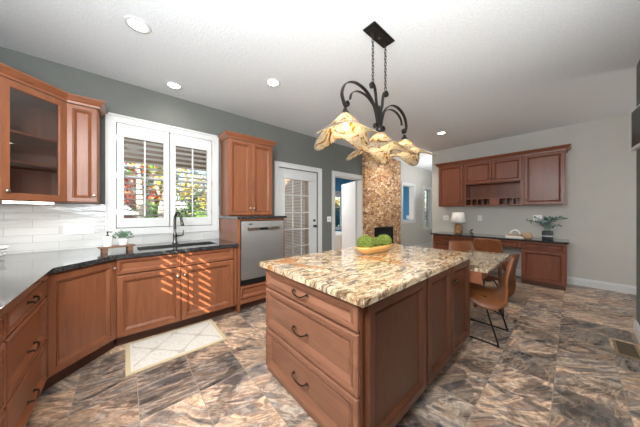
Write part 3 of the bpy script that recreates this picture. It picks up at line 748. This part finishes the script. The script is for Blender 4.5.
# ---------------------------------------------------------------- CHAIRS
def make_chair():
    t = thing('dining_chair', 'x', 'chair')
    # shell: local +y is forward, profile from seat front over the seat up the back
    prof = [(.19, .455), (.14, .470), (.04, .462), (-.08, .455), (-.152, .482), (-.198, .55), (-.230, .65), (-.260, .76), (-.285, .862)]
    cur = spline([(0, a, b) for a, b in prof], 3); n = len(cur); NU = 13; bm = bmesh.new(); rows = []
    for i, p in enumerate(cur):
        s = i / (n - 1)
        tx = cur[min(i + 1, n - 1)] - cur[max(i - 1, 0)]; tx.normalize(); nn = Vector((0, -tx.z, tx.y))
        if nn.z < 0 and s < .5: nn = -nn
        nn = Vector((0, -tx.z, tx.y)) * -1   # inward / upward normal
        hw = .215 + .025 * math.sin(PI * min(1, s * 1.6)) - (.055 * max(0, (s - .6) / .4) ** 1.5)
        curl = .025 + .115 * math.exp(-((s - .46) / .20) ** 2) 
        row = []
        for k in range(NU):
            u = -1 + 2 * k / (NU - 1); rise = abs(u) ** 2.6 * curl
            row.append(bm.verts.new(Vector((u * hw, 0, 0)) + p + Vector((0, tx.z, -tx.y)) * -rise))
        rows.append(row)
    for a, b in zip(rows, rows[1:]):
        for k in range(NU - 1): bm.faces.new((a[k], a[k + 1], b[k + 1], b[k]))
    mm = MB(); mm.bm.free(); mm.bm = bm
    o = mm.build('seat_shell', M['leather'], t, smooth=True)
    sd = o.modifiers.new('t', 'SOLIDIFY'); sd.thickness = .028; sd.offset = 0
    smoothmod(o, 1)
    # sled frames
    for sx in (-1, 1):
        x = sx * .215; xi = sx * .15
        pts = spline([(xi, .12, .432), (x * .97, .15, .30), (x, .205, .03), (x, .19, .011), (x, .15, .009), (x, -.10, .009), (x, -.185, .009), (x, -.20, .03), (x * .97, -.12, .30), (xi, -.09, .428)], 5)
        MB().tube(pts, .0085, 8).build('sled_leg', M['black'], t, smooth=True)
    MB().box(-.16, .16, -.10, .13, .424, .436).build('seat_bracket', M['black'], t)
    q = MB().tube([(0, -.220, .56), (0, -.250, .66), (0, -.279, .77), (0, -.302, .855)], .003, 6)
    q.build('back_seam', M['leather'], t)
    return t
ch = make_chair()
spots = [((2.865, .665), 0, 'cognac leather chair tucked under the near side of the granite table, side view'),
         ((4.56, .885), math.radians(-90), 'cognac leather chair pulled up to the desk, its back toward the island'),
         ((3.45, .85), math.radians(137), 'cognac leather chair at the far side of the granite table, mostly hidden by island')]
for i, ((x, y), rz, lab) in enumerate(spots):
    o = ch if i == 0 else copy_tree(ch)
    o.location = (x, y, 0.0); o.rotation_euler = (0, 0, rz); tag(o, lab, 'chair', 'cognac leather chairs')

# ---------------------------------------------------------------- DESK WALL
ub = thing('desk_upper_cabinets', 'x', 'cabinet')
bpy.data.objects.remove(ub)
XF = 5.60
def deskdoor(t, name, y0, y1, z0, z1, knobside=None, kz=None, xf=XF, mat=None, fr=.05):
    d = panel(name, y1 - y0, z1 - z0, t, (xf - t.location.x, y1 - t.location.y, z0 - t.location.z), -PI / 2, mat or M['deskw'], fr, .018, .010)
    if knobside is not None: knob(d, .028 if knobside == 'l' else y1 - y0 - .028, kz - z0, mat=M['bronze'])
    return d
def dunit(label, y0, y1, z0, z1, body=True):
    t = thing('upper_cabinet', label, 'cabinet', (5.76, (y0 + y1) / 2, z0))
    if body: child_world(MB().box(XF + .001, DX - .002, y0 + .001, y1 - .001, z0, z1).build('body', M['deskw']), t)
    return t
t = dunit('tall single-door cherry wall cabinet at the left end of the desk wall', 1.575, 2.10, 1.405, 2.33); deskdoor(t, 'door', 1.59, 2.09, 1.415, 2.32, 'r', 1.50)
t = dunit('tall wide single-door cherry wall cabinet at the right end of the desk wall', .07, .605, 1.405, 2.33); deskdoor(t, 'door', .085, .59, 1.415, 2.32, 'l', 1.50)
t = dunit('short two-door cherry wall cabinet with open shelf and pigeonholes below', .606, 1.574, 1.405, 2.33, False)
m = MB(); m.box(XF + .001, DX - .002, .607, 1.573, 1.865, 2.33); m.box(XF + .001, DX - .002, .607, .647, 1.405, 1.865); m.box(XF + .001, DX - .002, 1.533, 1.573, 1.405, 1.865)
m.box(DX - .012, DX - .002, .647, 1.533, 1.405, 1.865); m.box(XF + .001, DX - .012, .647, 1.533, 1.405, 1.425); m.box(XF + .001, DX - .012, .647, 1.533, 1.545, 1.563)
ys = [1.533 - .10 * k for k in range(5)]
for y in ys[1:]: m.box(XF + .001, DX - .012, y - .012, y, 1.425, 1.545)
ys2 = [.647 + .10 * k for k in range(4)]
for y in ys2[1:]: m.box(XF + .001, DX - .012, y, y + .012, 1.425, 1.545)
m.box(XF + .001, XF + .02, ys2[3], ys[4], 1.425, 1.545)
child_world(m.build('body', M['deskw']), t)
deskdoor(t, 'door', 1.078, 1.560, 1.875, 2.315, 'r', 1.95); deskdoor(t, 'door', .620, 1.074, 1.875, 2.315, 'l', 1.95)
tag(MB().sweep([(DX - .002, 2.10), (XF - .012, 2.10), (XF - .012, .07), (DX - .002, .07)][::-1][::-1], [(o * 1.15, z + 2.331) for o, z in CROWN]).build('crown_molding', M['desk_h']), 'cherry crown moulding along the top of the desk wall cabinets', 'molding')
# desk bases
XD = 5.335
tag(MB().box(5.295, DX - .002, .035, 2.16, .762, .792, .004).build('desk_countertop', M['dgranite']), 'long black granite desktop under the cherry wall cabinets', 'countertop')
def dbase(label, y0, y1, z0):
    t = thing('desk_cabinet', label, 'cabinet', (5.6, (y0 + y1) / 2, 0))
    child_world(MB().box(XD + .001, DX - .018, y0, y1, z0, .760).build('body', M['deskw']), t); return t
t = dbase('cherry desk base cabinet with drawer over a file drawer, below the eucalyptus vase', .06, .604, .075)
child_world(MB().box(XD + .02, DX - .02, .07, .60, 0, .074).build('toe_kick', M['toec']), t)
d = deskdoor(t, 'drawer', .07, .594, .625, .752, xf=XD, mat=M['desk_h'], fr=.028); pull(d, .262, .065, .12)
d = deskdoor(t, 'file_drawer', .07, .594, .09, .612, xf=XD, mat=M['deskw']); pull(d, .262, .485, .12)
t = dbase('shallow cherry pencil drawer unit spanning the desk knee space', .606, 1.574, .63)
d = deskdoor(t, 'drawer', .62, 1.09, .64, .752, xf=XD, mat=M['desk_h'], fr=.026); d = deskdoor(t, 'drawer', 1.10, 1.565, .64, .752, xf=XD, mat=M['desk_h'], fr=.026)
t = dbase('cherry desk base cabinet at the left end beneath the table lamp', 1.576, 2.12, .075)
d = deskdoor(t, 'drawer', 1.585, 2.11, .625, .752, xf=XD, mat=M['desk_h'], fr=.028); pull(d, .262, .065, .12)
d = deskdoor(t, 'file_drawer', 1.585, 2.11, .09, .612, xf=XD); pull(d, .262, .485, .12)
# lamp
lp = thing('table_lamp', 'small table lamp with white shade and carved wooden base on the desk', 'lamp', (5.62, 1.69, .793))
m = MB(); m.lathe([(.05, 0), (.075, .01), (.08, .05), (.07, .09), (.082, .13), (.07, .18), (.045, .21), (.02, .22)], n=10); m.build('lamp_base', M['lampwood'], lp, smooth=False)
MB().lathe([(.008, .221), (.008, .40)], n=8).build('stem', M['nickel'], lp)
m = MB(); m.lathe([(.155, .255), (.110, .475)], n=28, cap=False); o = m.build('lamp_shade', M['shade'], lp, smooth=True); q = o.modifiers.new('t', 'SOLIDIFY'); q.thickness = .004
m = MB(); pts = [(.055 * math.sin(2 * a) * 1.0, .02 * math.sin(3 * a), .06 + .05 * math.sin(a + .5) * 1.0) for a in [2 * PI * i / 48 for i in range(48)]]
m.tube([(x * 1.3, y, z + .006) for x, y, z in pts], .008, 8, closed=True)
tag(m.build('knot_ornament', M['gunmetal'], smooth=True, loc=(5.55, 1.42, .792 - .003)), 'small dark wire knot ornament right of the table lamp', 'ornament')
# books
tag(MB().box(-.09, .09, -.13, .13, 0, .028, .002).build('book', M['mortar'], loc=(5.60, .73, .793), rot=(0, 0, .1)), 'large pale book at the bottom of the stack on the desk', 'book', 'books stacked on the desk')
tag(MB().box(-.075, .075, -.10, .10, 0, .024, .002).build('book', M['tan'], loc=(5.60, .72, .822), rot=(0, 0, -.1)), 'tan book on top of the pale one on the desk', 'book', 'books stacked on the desk')
m = MB(); m.tube(spline([(0, -.07, .012), (0, -.05, .06), (0, 0, .085), (0, .05, .06), (0, .07, .012)], 6), .012, 8)
tag(m.build('arch_ornament', M['whitegloss'], smooth=True, loc=(5.60, .72, .8465)), 'white arched ornament sitting on the stacked books', 'ornament')
m = MB(); m.lathe([(.0, .0), (.045, 0), (.062, .02), (.066, .06), (.055, .10), (.03, .115)], n=18)
tag(m.build('candle_jar', M['tan'], smooth=True, loc=(5.47, .53, .793)), 'squat tan jar between the books and the dark vase', 'jar')
vs = thing('potted_eucalyptus', 'dark striped vase of eucalyptus sprigs at the right end of the desk', 'plant', (5.52, .285, .793))
MB().lathe([(.064, 0), (.070, .01), (.070, .14), (.064, .155), (.056, .155), (.056, .13)], n=24).build('vase', plain('charcoal_ceramic', '30363A', .5), vs, smooth=True)
MB().lathe([(.0712, .06), (.0715, .062), (.0715, .074), (.0712, .076)], n=24, cap=False).build('white_band', M['white'], vs)
m = MB(); lf = MB()
for i in range(12):
    a = 2 * PI * i / 12 + .3; rr = random.uniform(.09, .19) * (1.0 + .45 * abs(math.sin(a))); hh = random.uniform(.12, .26)
    p = spline([(0.02 * math.cos(a), .02 * math.sin(a), .13), (.3 * rr * math.cos(a), .3 * rr * math.sin(a), .13 + hh * .8), (rr * math.cos(a), rr * math.sin(a), .14 + hh)], 6)
    m.tube(p, .0025, 5)
    for q in p[4:]:
        for s in (-1, 1):
            d_ = Vector((random.uniform(-1, 1), random.uniform(-1, 1), random.uniform(-.4, .8))).normalized() * .05; n_ = d_.cross(Vector((random.random(), random.random(), 1))).normalized() * .014
            q1 = q + d_ * .45; lf.face([q, q1 + n_, q + d_, q1 - n_])
m.build('stems', M['leafblue'], vs); o = lf.build('leaves', M['leafblue'], vs, recalc=False); o['kind'] = 'stuff'

# ---------------------------------------------------------------- ISLAND BOWL
bw = thing('wooden_bowl', 'long pale wooden dough bowl on the island top', 'bowl', (1.835, 1.275, CT + .001), math.radians(-3))
bm = bmesh.new(); rows = []
for (k, z, ins) in ((0, 0, .62), (1, .012, .78), (2, .045, .95), (3, .07, 1.0), (4, .071, .93), (5, .045, .86), (6, .022, .66)):
    row = []
    for j in range(36):
        a = 2 * PI * j / 36; cx = math.copysign(abs(math.cos(a)) ** .75, math.cos(a)); cy = math.copysign(abs(math.sin(a)) ** .8, math.sin(a))
        row.append(bm.verts.new((cx * .25 * (ins if ins > .7 else ins * 1.1), cy * .085 * ins, z)))
    rows.append(row)
for a, b in zip(rows, rows[1:]):
    for j in range(36): bm.faces.new((a[j], a[(j + 1) % 36], b[(j + 1) % 36], b[j]))
bm.faces.new(rows[0][::-1]); bm.faces.new(rows[-1])
mm = MB(); mm.bm.free(); mm.bm = bm
mm.build('bowl', M['bowlwood'], bw, smooth=True)
def moss(label, x, y, r, z):
    bm = bmesh.new(); bmesh.ops.create_icosphere(bm, subdivisions=5, radius=r)
    for v in bm.verts:
        v.co *= 1 + random.uniform(-.05, .07)
        v.co.z *= .88
    mm = MB(); mm.bm.free(); mm.bm = bm
    tag(mm.build('moss_ball', M['moss'], loc=(x, y, z)), label, 'moss ball', 'moss balls in the bowl')
moss('largest green moss ball at the left end of the wooden bowl', 1.70, 1.28, .081, CT + .100)
moss('middle green moss ball in the wooden bowl, lowest of the three', 1.840, 1.272, .058, CT + .092)
moss('green moss ball at the right end of the wooden bowl', 1.975, 1.262, .074, CT + .098)

# ---------------------------------------------------------------- COUNTER ITEMS
t = thing('wooden_riser', 'little dark wooden riser by the sink carrying soap and plant', 'riser', (-.055, 3.01, CT), math.radians(12))
MB().box(-.135, .135, -.055, .055, .042, .056, .002).build('board', M['traywood'], t)
for x in (-.095, .095): MB().box(x - .02, x + .02, -.045, .045, 0, .0415, .002).build('foot', M['traywood'], t)
t = thing('soap_dispenser', 'white soap dispenser with dark pump on the wooden riser', 'soap dispenser', (-.125, 2.995, CT + .057))
MB().lathe([(.033, 0), (.035, .004), (.035, .088), (.028, .098), (.014, .102)], n=20).build('bottle', M['whitegloss'], t, smooth=True)
MB().lathe([(.013, .1025), (.013, .112), (.005, .114), (.005, .135), (.009, .136), (.009, .146)], n=12).tube([(0, 0, .141), (.035, -.01, .139)], .004, 6).build('pump', M['bronze'], t)
t = thing('potted_plant', 'small sage-green plant in a white pot on the wooden riser', 'plant', (-.012, 3.02, CT + .057))
MB().lathe([(.030, 0), (.034, .004), (.040, .062), (.036, .064), (.032, .055)], n=20).build('pot', M['whitegloss'], t, smooth=True)
lf = MB()
for i in range(170):
    a = random.uniform(0, 2 * PI); e = random.uniform(.1, 1.4); r = random.uniform(.02, .075)
    p = Vector((math.cos(a) * math.cos(e) * r, math.sin(a) * math.cos(e) * r, .062 + math.sin(e) * r)); d_ = (p - Vector((0, 0, .05))).normalized() * .028
    n_ = d_.cross(Vector((random.random(), random.random(), random.random()))).normalized() * .007; lf.face([p, p + d_ * .5 + n_, p + d_, p + d_ * .5 - n_])
o = lf.build('leaves', M['leafgrey'], t, recalc=False); o['kind'] = 'stuff'
for i, (r, z) in enumerate(((.085, 0), (.092, .030), (.10, .058))):
    m = MB(); m.lathe([(.035, 0), (.045, .004), (r * .85, .022), (r, .040), (r - .004, .041), (r * .8, .026), (.03, .009)], n=28)
    tag(m.build('bowl', M['whitegloss'], smooth=True, loc=(-.845, 3.19, CT + .001 + z)), ('lowest', 'middle', 'topmost')[i] + ' white bowl of the stack in the counter corner', 'bowl', 'white bowls stacked in the corner')

# ---------------------------------------------------------------- CEILING LIGHTS
cl = thing('recessed_ceiling_light', 'x', 'ceiling light')
MB().lathe([(.062, -.001), (.065, -.006), (.088, -.004), (.09, 0)], n=32, cap=False).build('trim_ring', M['white'], cl, smooth=True)
MB().lathe([(.0, -.002), (.0625, -.002)], n=32, cap=False).build('lens', M['downlight'], cl)
sp_ = [((.083, 2.365), 'recessed ceiling light nearest the glass corner cabinet, top left of the photo'), ((.452, 3.208), 'recessed ceiling light nearest the shuttered window'), ((1.327, 2.355), 'recessed ceiling light between window and chandelier'), ((4.649, 1.688), 'recessed ceiling light near the desk wall cabinets')]
sp_.append(((5.15, 2.85), 'recessed ceiling light in front of the stone fireplace, behind the amber shades'))
for i, ((x, y), lab) in enumerate(sp_):
    o = cl if i == 0 else copy_tree(cl)
    o.location = (x, y, CEIL - .0005); tag(o, lab, 'ceiling light', 'recessed ceiling lights')
    light('downlight_lamp', 'SPOT', (x, y, CEIL - .02), (9, 6, 16, 18, 34)[i], (1, .93, .84), spot_size=math.radians(150), spot_blend=.7, shadow_soft_size=.06)

# ---------------------------------------------------------------- CHANDELIER
cx, cy = 1.665, 1.11
cd = thing('chandelier', 'black scrolled iron chandelier with three amber glass shades over the island', 'chandelier', (cx, cy, CEIL))
def C(o): child_world(o, cd); return o
m = MB(); m.box(-.155, .155, -.06, .06, -.012, 0, .003); m.box(-.140, .140, -.045, .045, -.026, -.012, .003); m.build('canopy', M['black'], cd)
MB().lathe([(.008, -.04), (.012, -.03), (.008, -.026)], n=10).build('finial', M['black'], cd)
for sx in (-1, 1):
    m = MB(); zt, zb = -.028, -.452; x = sx * .095; n = 15; step = (zt - zb) / n
    for k in range(n):
        zc = zt - (k + .5) * step; hl = step * .68; rw = .0095
        pts = []
        for j in range(12):
            a = 2 * PI * j / 12; r1 = rw * math.cos(a); z1 = hl * math.sin(a)
            pts.append((x + r1, 0, zc + z1) if k % 2 else (x, r1, zc + z1))
        m.tube(pts, .0032, 5, closed=True)
    m.build('chain', M['black'], cd)
def scroll(cx_, cz_, r0, r1, a0, a1, n=16):
    return [(cx_ + (r0 + (r1 - r0) * i / n) * math.cos(a0 + (a1 - a0) * i / n), cz_ + (r0 + (r1 - r0) * i / n) * math.sin(a0 + (a1 - a0) * i / n)) for i in range(n + 1)]
for sx in (-1, 1):
    def mir(pts): return [(sx * (p[0]), p[1] if len(p) == 2 else p[2]) for p in pts]
    ZZ = CEIL
    # outer arch (relative x from centre, world z), right-hand side
    A = [(.020, 2.00), (.035, 2.08), (.085, 2.19), (.19, 2.265), (.32, 2.28), (.43, 2.235), (.475, 2.15), (.455, 2.085)]
    sp = [(p.x, p.z) for p in spline([(a, 0, b) for a, b in A], 6)]
    sp += scroll(.425, 2.088, .030, .008, -.1, -2 * PI * 1.1, 18)[1:]
    B = [(.012, 2.02), (.03, 2.10), (.08, 2.175), (.18, 2.225), (.29, 2.225), (.365, 2.185), (.385, 2.13)]
    sb = [(p.x, p.z) for p in spline([(a, 0, b) for a, b in B], 6)]
    m = MB(); m.ribbon([(sx * x, z - ZZ) for x, z in sp], .026, .007); m.ribbon([(sx * x, z - ZZ) for x, z in sb], .02, .006)
    m.build('scroll_arm', M['black'], cd)
    D = [(.010, 1.99), (.018, 2.12), (.045, 2.22), (.055, 2.29), (.075, 2.345), (.105, 2.365)]
    s3 = [(p.x, p.z) for p in spline([(a, 0, b) for a, b in D], 6)]
    s3 += scroll(.105, 2.338, .027, .006, PI / 2, PI / 2 - 2 * PI * 1.15, 18)[1:]
    E2 = [(.075, 2.345), (.05, 2.27), (.06, 2.22), (.10, 2.19)]
    m = MB(); m.ribbon([(sx * x, z - ZZ) for x, z in s3], .024, .007)
    m.ribbon([(sx * x, z - ZZ) for x, z in scroll(.055, 2.012, .030, .006, PI, -PI * 1.2, 18)], .022, .006)
    m.build('upper_scroll', M['black'], cd)
MB().lathe([(.006, 1.965 - CEIL), (.022, 1.975 - CEIL), (.03, 2.0 - CEIL), (.018, 2.02 - CEIL), (.01, 2.04 - CEIL), (.01, 2.2 - CEIL)], n=16).build('centre_hub', M['black'], cd, smooth=True)
def shade(name, ox, topz, rot):
    bm = bmesh.new(); NR, NA = 12, 64; rows = []
    for i in range(NR + 1):
        s = i / NR; row = []
        for j in range(NA):
            a = 2 * PI * j / NA
            c4 = .5 + .5 * math.cos(4 * a)                    # 1 at corners
            R = .030 + .080 * s ** .6 + (.060 + .125 * c4 ** 1.4) * s ** 1.7
            z = -(.120 * s ** .75 + .090 * c4 * s ** 1.25) - .006 * math.cos(8 * a + .6) * s ** 2
            row.append(bm.verts.new((R * math.cos(a), R * math.sin(a), z)))
        rows.append(row)
    for a, b in zip(rows, rows[1:]):
        for j in range(NA): bm.faces.new((a[j], a[(j + 1) % NA], b[(j + 1) % NA], b[j]))
    mm = MB(); mm.bm.free(); mm.bm = bm
    o = mm.build('lamp_shade', M['amber'], cd, smooth=True, loc=(ox, 0, topz - CEIL), rot=(0, 0, rot))
    q = o.modifiers.new('t', 'SOLIDIFY'); q.thickness = .005
    f = MB().lathe([(.012, .05), (.018, .03), (.03, .012), (.032, -.004), (.02, -.03), (.016, -.05)], n=16).build('socket_cup', M['black'], cd, smooth=True, loc=(ox, 0, topz - CEIL))
    b = MB().lathe([(.008, -.05), (.018, -.062), (.022, -.08), (.016, -.098), (.004, -.105)], n=16).build('bulb', M['bulb'], cd, smooth=True, loc=(ox, 0, topz - CEIL))
    l = light('bulb_lamp', 'POINT', (cx + ox, cy, topz - .12), 2.6, (1, .82, .56), shadow_soft_size=.03)
shade('a', -.44, 2.00, .12); shade('b', 0, 1.965, .5); shade('c', .44, 2.00, .15)

# ---------------------------------------------------------------- RIGHT WALL
tv = thing('wall_television', 'small dark screen in a white frame angled off the dark wall at the right edge', 'television', (3.40, -.335, 1.99), math.radians(186))
MB().box(0, .55, .0, .035, -.17, .17, .004).build('housing', M['white'], tv)
MB().box(.085, .526, -.003, .001, -.150, .150).build('screen', M['screen'], tv)
m = MB(); m.box(.35, .45, .036, .075, -.05, .05); o = m.build('wall_bracket', M['blackm'], tv)
t = thing('floor_register', 'bronze floor vent cover set in the tiles near the right edge', 'vent', (3.50, -.335, 0))
MB().box(-.175, .175, -.075, .075, .0005, .006, .002).build('frame', M['register'], t)
m = MB()
for k in range(14): m.box(-.15 + k * .022, -.138 + k * .022, -.055, .055, .006, .009)
m.build('slats', plain('register_slats', '5E5040', .5, .3), t)

# ---------------------------------------------------------------- SUNROOM
t = thing('armchair', 'white slipcovered armchair in the sunroom seen through the open doorway', 'armchair', (5.2, 5.1, 0), math.radians(20))
m = MB(); m.box(-.4, .4, -.38, .38, .08, .42, .04); m.build('seat', M['white'], t); MB().box(-.4, .4, .28, .42, .42, .85, .04).build('backrest', M['white'], t)
for s in (-1, 1): MB().box(s * .4 - .06, s * .4 + .06, -.38, .38, .08, .6, .03).build('armrest', M['white'], t)
for x in (-.35, .35):
    for y in (-.33, .33): MB().box(x - .02, x + .02, y - .02, y + .02, 0, .079).build('leg', M['toe'], t)
tag(MB().box(-.2, .2, -.06, .06, 0, .38, .05).build('cushion', M['bluecloth'], loc=(5.13, 5.27, .43), rot=(.1, 0, math.radians(20))), 'blue cushion on the white sunroom armchair', 'cushion')

# ---------------------------------------------------------------- OUTDOORS
struct(MB().box(-20, 30, 7.16, 45, -.25, -.12).build('ground', M['grass']))
struct(MB().box(-6, 3.27, 3.67, 7.15, -.2, -.06).build('patio', M['brick']))
rf = thing('porch_roof', 'brown porch soffit above the shuttered window outside', 'roof', (0, 5, 2.5))
child_world(MB().box(-4, 1.75, 3.67, 6.6, 2.42, 2.5).build('soffit_board', M['soffit']), rf)
for x in (-3.9, -1.6): child_world(MB().box(x - .06, x + .06, 6.4, 6.52, -.06, 2.419).build('post', M['soffit']), rf)
rl = thing('porch_railing', 'dark porch railing outside the glazed door', 'railing', (2.5, 5.2, -.06))
child_world(MB().box(1.2, 3.20, 4.96, 5.02, 1.0, 1.06).build('top_rail', M['toe']), rl)
for k in range(3): child_world(MB().box(1.25 + k * .9, 1.30 + k * .9, 4.965, 5.015, -.058, .999).build('baluster_post', M['white']), rl)
def tree(name, label, x, y, h, r, leaf, trunk=True, z0=None, nl=1500, fork=False):
    t = thing(name, label, 'tree' if trunk else 'shrub', (x, y, -.12), 0, 'garden trees and shrubs')
    if trunk:
        m = MB()
        if fork:
            m.tube([(0, 0, 0), (.02, 0, 1.3), (.03, 0, 1.75)], [.10, .085, .075], 8); m.tube([(.03, 0, 1.7), (-.18, 0, 2.6), (-.35, 0, h)], [.06, .05, .03], 7); m.tube([(.03, 0, 1.7), (.28, 0, 2.6), (.4, 0, h)], [.06, .05, .03], 7)
        else: m.tube([(0, 0, 0), (.05, 0, h * .4), (-.04, .05, h * .85)], [.11, .09, .03], 8)
        m.build('trunk', M['trunk'], t, smooth=True)
    lf = MB(); zc = (h * .62 if trunk else h * .5) if z0 is None else z0
    cl_ = [Vector((random.gauss(0, r * .5), random.gauss(0, r * .4), zc + random.gauss(0, h * .2))) for _ in range(26)]
    for i in range(nl):
        c = random.choice(cl_); p = c + Vector([random.gauss(0, r * .16) for _ in range(3)])
        if p.z < .05: p.z = .05 + random.random() * .2
        u = Vector([random.gauss(0, 1) for _ in range(3)]).normalized() * .075; v = u.orthogonal().normalized() * .05
        lf.face([p - u, p + v, p + u, p - v])
    o = lf.build('foliage', M['leaf_' + leaf], t, recalc=False); o['kind'] = 'stuff'
tree('maple_tree', 'orange autumn tree seen through the left window shutters', .15, 10.0, 4.2, 1.0, 'orange', z0=2.0, nl=2600)
tree('maple_tree', 'red-leaved low tree at the far left outside the shuttered window', -.25, 8.8, 2.6, .6, 'red', z0=1.3, nl=1300)
tree('birch_tree', 'pale forked bare trunk standing outside the shuttered window', .85, 8.6, 4.0, .8, 'yellow', fork=True, z0=3.6, nl=350)
tree('birch_tree', 'straight pale trunk left of the forked one outside the window', .30, 8.3, 4.0, .5, 'green', z0=3.9, nl=150)
tree('garden_shrub', 'bright green shrub low outside the left shutter', .6, 9.6, 1.6, 1.2, 'green', trunk=False, nl=2600)
tree('garden_shrub', 'bright green shrub low outside the right shutter', 2.5, 9.8, 1.7, 1.2, 'green', trunk=False, nl=2600)
tree('garden_tree', 'yellow-leaved tree seen through the right window shutters', 3.2, 11.5, 3.8, 1.4, 'yellow', nl=2200)
tree('garden_tree', 'dark green tree behind the forked trunk outside', 1.3, 13.5, 5.0, 1.8, 'dkgreen', nl=4500, z0=2.4)
tree('garden_tree', 'dark green tree far behind the right shutter', 4.2, 15, 5.5, 2.2, 'dkgreen', nl=4500, z0=2.4)
tree('garden_tree', 'yellow tree visible through the open doorway and sunroom window', 9.0, 9.4, 4.0, 1.2, 'yellow', nl=2400, z0=2.2)
tree('garden_shrub', 'dark green shrub below the yellow tree beyond the sunroom', 8.3, 8.7, 1.9, 1.0, 'dkgreen', trunk=False, nl=2400)
tree('garden_tree', 'dark tree outside the narrow glazed family room window', 12.2, 6.5, 4.0, 1.4, 'dkgreen', nl=2200, z0=1.6)
t = thing('porch_lantern', 'dark lantern hanging outside the narrow glazed window', 'lantern', (8.95, 3.95, 1.82))
m = MB(); m.box(-.07, .07, -.07, .07, -.02, 0); m.box(-.07, .07, -.07, .07, .22, .24)
for a in (-.065, .065):
    for b in (-.065, .065): m.box(a - .006, a + .006, b - .006, b + .006, 0, .22)
m.build('cage', M['blackm'], t); MB().lathe([(.09, .24), (.02, .32), (.006, .34), (.006, .99)], n=8).build('cap_and_rod', M['blackm'], t)
struct(MB().box(8.06, 10.5, 3.67, 5.2, 2.80, 2.9).build('ceiling_porch', M['white']))
